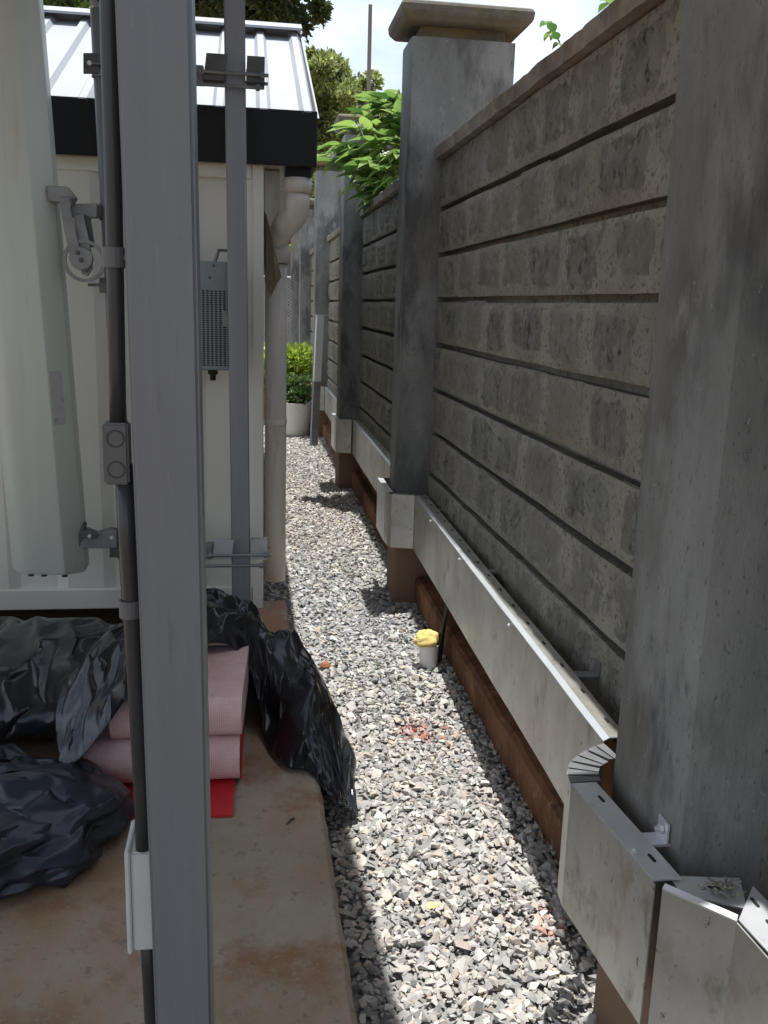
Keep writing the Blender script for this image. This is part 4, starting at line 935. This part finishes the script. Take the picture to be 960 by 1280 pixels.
# ------------------------------------------------------------------ foliage helpers
def leaf_shape(ln=1.0, w=.36, droop=.25, n=6, fold=.12):
    vs = []; fs = []
    for i in range(n + 1):
        f = i / n; ww = w / 2 * math.sin(math.pi * min(1, f ** .75 * .985 + .01)) * (1 - .25 * f); z = -droop * f * f * ln
        vs += [(f * ln, -ww * ln, z + fold * ww * ln), (f * ln, 0, z), (f * ln, ww * ln, z + fold * ww * ln)]
    for i in range(n):
        for k in range(2): a = i * 3 + k; fs.append((a, a + 1, a + 4, a + 3))
    return vs, fs
def leaf_mesh(name, m, **k): v, f = leaf_shape(**k); me = MB().add(v, f).mesh(name, m); me.shade_smooth(); return me
LEAVES = [leaf_mesh('leaf', 'leaf_shrub', w=random.uniform(.42, .58), droop=random.uniform(.1, .45), fold=random.uniform(.2, .5)) for _ in range(6)]
def orient(d, roll=0):
    d = Vector(d).normalized(); q = d.to_track_quat('X', 'Z'); return (q @ Matrix.Rotation(roll, 3, 'X').to_quaternion()).to_euler()
# shrub over the wall
base = Vector((1.26, 7.15, -.05))
t = thing('wall_shrub', 'broad leaved green shrub growing over the wall beside the mossy pillar cap', 'shrub', base)
tips = [(474, 128, 6.25), (452, 142, 6.2), (500, 140, 6.0), (440, 158, 6.1), (418, 182, 6.2), (412, 205, 6.15), (440, 195, 6.0), (468, 178, 5.9), (497, 195, 5.7), (450, 225, 5.9), (482, 215, 5.7), (468, 244, 5.75), (426, 212, 6.2), (494, 168, 6.1), (455, 208, 5.8), (484, 150, 6.3), (478, 118, 6.3), (496, 122, 6.2), (462, 160, 6.2), (502, 178, 5.9), (490, 232, 5.7), (430, 190, 6.1), (470, 205, 6.0), (505, 158, 6.2), (460, 258, 5.9), (476, 252, 5.8), (444, 238, 6.0), (420, 200, 6.25)]
MB().tube([base, (1.24, 7.13, 1.2), (1.2, 7.1, 2.1), (1.12, 7.1, 2.3)], [.03, .026, .02, .014], 8).build('stem', 'bark', t)
for k, (x, y, yy) in enumerate(tips):
    p = py_(x, y, yy + 1.05); st = Vector((1.12, 7.1, 2.28)); md = st.lerp(p, .55) + Vector((0, 0, .12))
    pts = [st.lerp(md, .0), st * .25 + md * .5 + (st + md) * .125, md, md.lerp(p, .5) + Vector((0, 0, .025)), p]
    MB().tube(pts, [.009, .008, .006, .005, .003], 6).build('stem', 'stem', t)
    out = (p - md).normalized()
    nL = random.randint(9, 12)
    for q in range(nL):
        f = random.uniform(.2, 1); pos = md.lerp(p, f) + Vector((0, 0, .02 * math.sin(f * 3)))
        a = q * 2.4 + k; dr = (out * .35 + Vector((math.cos(a), math.sin(a), random.uniform(-.25, .35)))).normalized()
        L_ = random.uniform(.13, .25) * (1.0 if f < .85 else .8)
        piece('leaf', random.choice(LEAVES), t, pos, orient(dr, random.uniform(-.5, .5)), (L_,) * 3)
for (x, y, yy) in ((450, 158, 6.0), (484, 192, 5.75), (488, 240, 5.75), (418, 195, 6.1)):
    c = py_(x, y, yy + 1.05); k = MB()
    for q in range(40):
        p = c + Vector((random.gauss(0, .022), random.gauss(0, .022), random.gauss(0, .008))); r = random.uniform(.004, .007)
        k.lathe([(.0001, -r), (r, 0), (.0001, r)], p, 5)
    k.tube([c - Vector((0, 0, .005)), c + Vector((.03, .0, -.07))], .0025, 5)
    k.build('flower_head', 'flower', t)
# young shoots
def shoot(pts, n, L0, label, seed, xw):
    random.seed(seed)
    P = [px_(x, y, xw) for (x, y) in pts]; root = Vector((1.2, P[0].y + .05, -.05))
    t = thing('young_shoot', label, 'plant', root)
    full = [root, Vector((1.2, P[0].y + .03, 1.6)), Vector((1.17, P[0].y + .02, 2.18))] + P
    MB().tube(full, [.008, .007, .005] + [.0035] * (len(P) - 1) + [.002], 6).build('stem', 'stem', t)
    for q in range(n):
        f = (q + .6) / n * (len(P) - 1); i = min(int(f), len(P) - 2); pos = P[i].lerp(P[i + 1], f - i)
        s = 1 if q % 2 else -1
        dr = Vector((-.25 * s - .3, -.75 * s, random.uniform(-.1, .35)))
        piece('leaf', random.choice(LEAVES), t, pos, orient(dr, random.uniform(-.4, .4)), (L0 * random.uniform(.7, 1.15),) * 3)
    return t
shoot([(706, 66), (696, 46), (684, 28)], 9, .085, 'small shoot with few narrow leaves above the coping near the mossy cap', 3, 1.1)
shoot([(790, 20), (776, 12), (766, 8), (758, 2)], 7, .085, 'leafy shoot leaning over the broken edge of the coping', 5, 1.05)
random.seed(11)

# planters
c = pz(372, 545, 0); pc = Vector((c.x - .06, c.y + .2, -.01))
t = thing('planter', 'round white planter with a dusty green plant standing on gravel', 'planter', pc)
o = MB().lathe([(.0001, 0), (.20, 0), (.215, .02), (.245, .36), (.25, .385), (.232, .385), (.225, .34), (.0001, .34)], pc, 40).build('pot', 'pot_white', t); smooth_by_angle(o, 40)
MB().lathe([(.2245, .345), (.0001, .352)], pc, 24).build('soil', 'soil', t)
def bushmesh(c, rx, ry, rz, n, L0, m, name, parent, w=.5, up=.3, clumps=14):
    cs = [c + Vector((random.uniform(-1, 1) * rx * .7, random.uniform(-1, 1) * ry * .7, random.uniform(-.8, .9) * rz * .7)) for _ in range(clumps)]
    mb = MB()
    for _ in range(n):
        k = random.choice(cs); d = Vector((random.gauss(0, 1), random.gauss(0, 1), random.gauss(0, 1))).normalized(); rr = random.uniform(.2, 1) ** .5
        p = k + Vector((d.x * rx * .45, d.y * ry * .45, d.z * rz * .45)) * rr
        dr = (d + Vector((0, 0, up)) + Vector((random.gauss(0, .4), random.gauss(0, .4), random.gauss(0, .4)))).normalized()
        s = L0 * random.uniform(.6, 1.3); u = dr.cross(Vector((random.gauss(0, 1), random.gauss(0, 1), random.gauss(0, 1)))).normalized() * s * w / 2; nn = dr.cross(u).normalized() * s * .12
        mb.add([p, p + dr * s * .5 + u + nn, p + dr * s, p + dr * s * .5 - u + nn], [(0, 1, 2, 3)])
    return mb.build(name, m, parent)
bushmesh(pc + Vector((0, 0, .50)), .24, .24, .18, 1500, .07, 'leaf_dusty', 'foliage', t)
pc2 = Vector((.42, 12.0, -.01))
t = thing('planter', 'terracotta trough with bright green leafy plants behind the white planter', 'planter', pc2)
k = MB().hexa([(.0, 11.75, 0), (.78, 11.75, 0), (.78, 12.25, 0), (.0, 12.25, 0), (-.03, 11.72, .44), (.81, 11.72, .44), (.81, 12.28, .44), (-.03, 12.28, .44)]); k.build('trough', 'terracotta', t, bev=.01)
MB().box((-.05, 11.70, .4405), (.83, 12.3, .47)).build('rim', 'terracotta', t, bev=.006)
bushmesh(pc2 + Vector((0, 0, .70)), .50, .36, .28, 3400, .10, 'leaf_pot', 'foliage', t, w=.42, up=.5, clumps=22)

# far end: boarded fence, chain link gate
t = thing('board_fence', 'weathered grey board fence closing the far end of the passage', 'fence', (-.4, 19.4, 0))
x = -2.2
while x < 1.2:
    w_ = random.uniform(.13, .17); MB().box((x, 19.4, -.06), (x + w_, 19.43, 2.55 + random.uniform(-.06, .05))).build('board', 'boards', t); x += w_ + .012
for z in (.6, 1.9): MB().box((-2.2, 19.435, z), (1.25, 19.48, z + .08)).build('rail', 'boards', t)
t = thing('mesh_gate', 'chain link gate with thin steel frame before the board fence', 'gate', (.35, 17.6, 0))
gx0, gx1, gz0, gz1 = -.75, .93, .05, 1.95
for a, b in (((gx0, gz0), (gx1, gz0)), ((gx0, gz1), (gx1, gz1)), ((gx0, -.06), (gx0, gz1)), ((gx1, -.06), (gx1, gz1))): MB().tube([(a[0], 17.6, a[1]), (b[0], 17.6, b[1])], .022, 8).build('frame_bar', 'wire', t)
k = MB(); st_ = .065; q = gx0 - (gz1 - gz0)
while q < gx1:
    for s in (1, -1):
        z0 = gz0 if s > 0 else gz1; x0 = q; x1 = q + (gz1 - gz0); za, zb_ = (gz0, gz1) if s > 0 else (gz1, gz0)
        f0 = max(0, (gx0 - x0) / (x1 - x0)); f1 = min(1, (gx1 - x0) / (x1 - x0))
        if f1 > f0: k.tube([(x0 + (x1 - x0) * f0, 17.6 + .004 * s, za + (zb_ - za) * f0), (x0 + (x1 - x0) * f1, 17.6 + .004 * s, za + (zb_ - za) * f1)], .007, 4, False)
    q += st_
k.build('mesh_infill', 'wire', t)

# trees
def tree(label, base, H, blobs, n, L0, m, trunk_r=.16, grp='trees beyond the wall', w=.55, name='tree'):
    base = Vector(base); t = thing(name, label, 'tree', base, grp)
    top = base + Vector((0, 0, H))
    MB().tube([base, base.lerp(top, .4) + Vector((.1, 0, 0)), base.lerp(top, .75)], [trunk_r, trunk_r * .7, trunk_r * .35], 9).build('trunk', 'bark', t)
    lim = MB(); mb = MB()
    tot = sum(b[1] * b[2] for b in blobs)
    for (c, rx, rz) in blobs:
        c = Vector(c); s = base.lerp(top, random.uniform(.3, .6)); lim.tube([s, s.lerp(c, .6) + Vector((0, 0, .2)), c], [trunk_r * .4, trunk_r * .25, trunk_r * .08], 6)
        nc = max(6, int(34 * rx * rz / tot * len(blobs) / 2)); cs = []
        for _ in range(nc):
            d = Vector((random.gauss(0, 1), random.gauss(0, 1), random.gauss(0, 1))).normalized() * random.uniform(.45, 1)
            q = c + Vector((d.x * rx, d.y * rx, d.z * rz)); cs.append((q, random.uniform(.16, .36) * min(rx, rz))); lim.tube([c, q], [trunk_r * .1, trunk_r * .04], 4, False)
        for _ in range(int(n * rx * rz / tot)):
            k, r = random.choice(cs); d = Vector((random.gauss(0, 1), random.gauss(0, 1), random.gauss(0, .75))).normalized()
            p = k + d * r * random.uniform(.3, 1.15)
            dr = (d + Vector((random.gauss(0, .6), random.gauss(0, .6), random.gauss(0, .5) + .15))).normalized(); s = L0 * random.uniform(.6, 1.35)
            u = dr.cross(Vector((random.gauss(0, 1), random.gauss(0, 1), random.gauss(0, 1)))).normalized() * s * w / 2; nn = dr.cross(u).normalized() * s * .1
            mb.add([p, p + dr * s * .5 + u + nn, p + dr * s, p + dr * s * .5 - u + nn], [(0, 1, 2, 3)])
    lim.build('limbs', 'bark', t); mb.build('crown', m, t)
    return t
def B(x, y, Y, rx, rz): return (py_(x, y, Y), rx, rz)
tree('sunlit olive green tree with small leaves standing behind the thin pole', (2.0, 23, -.05), 6.0,
     [B(420, 105, 23, .95, .8), B(455, 135, 22.5, 1.0, .75), B(400, 160, 23, 1.0, .9), B(440, 185, 23, 1.1, .8), B(405, 230, 23, .9, .9), B(480, 165, 23.5, .7, .5), B(395, 85, 23.5, .8, .5), B(380, 290, 24, 1.0, .8)], 42000, .13, 'leaf_olive')
tree('dark tree with heavy crown above the cabin ridge', (-.4, 21, -.05), 8.4,
     [B(270, 5, 20, 1.0, .7), B(320, 0, 20, 1.1, .8), B(365, 10, 20, .75, .5), B(300, -40, 20, 1.6, 1.0), B(345, -45, 20.5, 1.2, .8), B(240, -20, 21, 1.3, 1.0)], 19000, .14, 'leaf_dark')
tree('brownish green tree seen over the roof beside the panel antenna', (-3.6, 20, -.05), 8.2,
     [B(80, 2, 19, .9, .55), B(115, -10, 19, .9, .6), B(50, -20, 19.5, 1.1, .8), B(90, -55, 19, 1.4, 1.0)], 11000, .12, 'leaf_far')
tree('low bright tree behind the board fence', (.9, 23.5, -.05), 4.0, [B(365, 300, 22, .5, .6), B(372, 330, 22, .5, .6), B(350, 320, 22, .7, .8)], 4000, .13, 'leaf_pot')
a = py_(463, 6, 18); tag(MB().tube([(a.x + .02, 18, -.05), (a.x, 18, a.z)], [.05, .034], 10).build('utility_pole', 'timber_pole'), 'thin bare pole rising in front of the olive tree', 'pole')
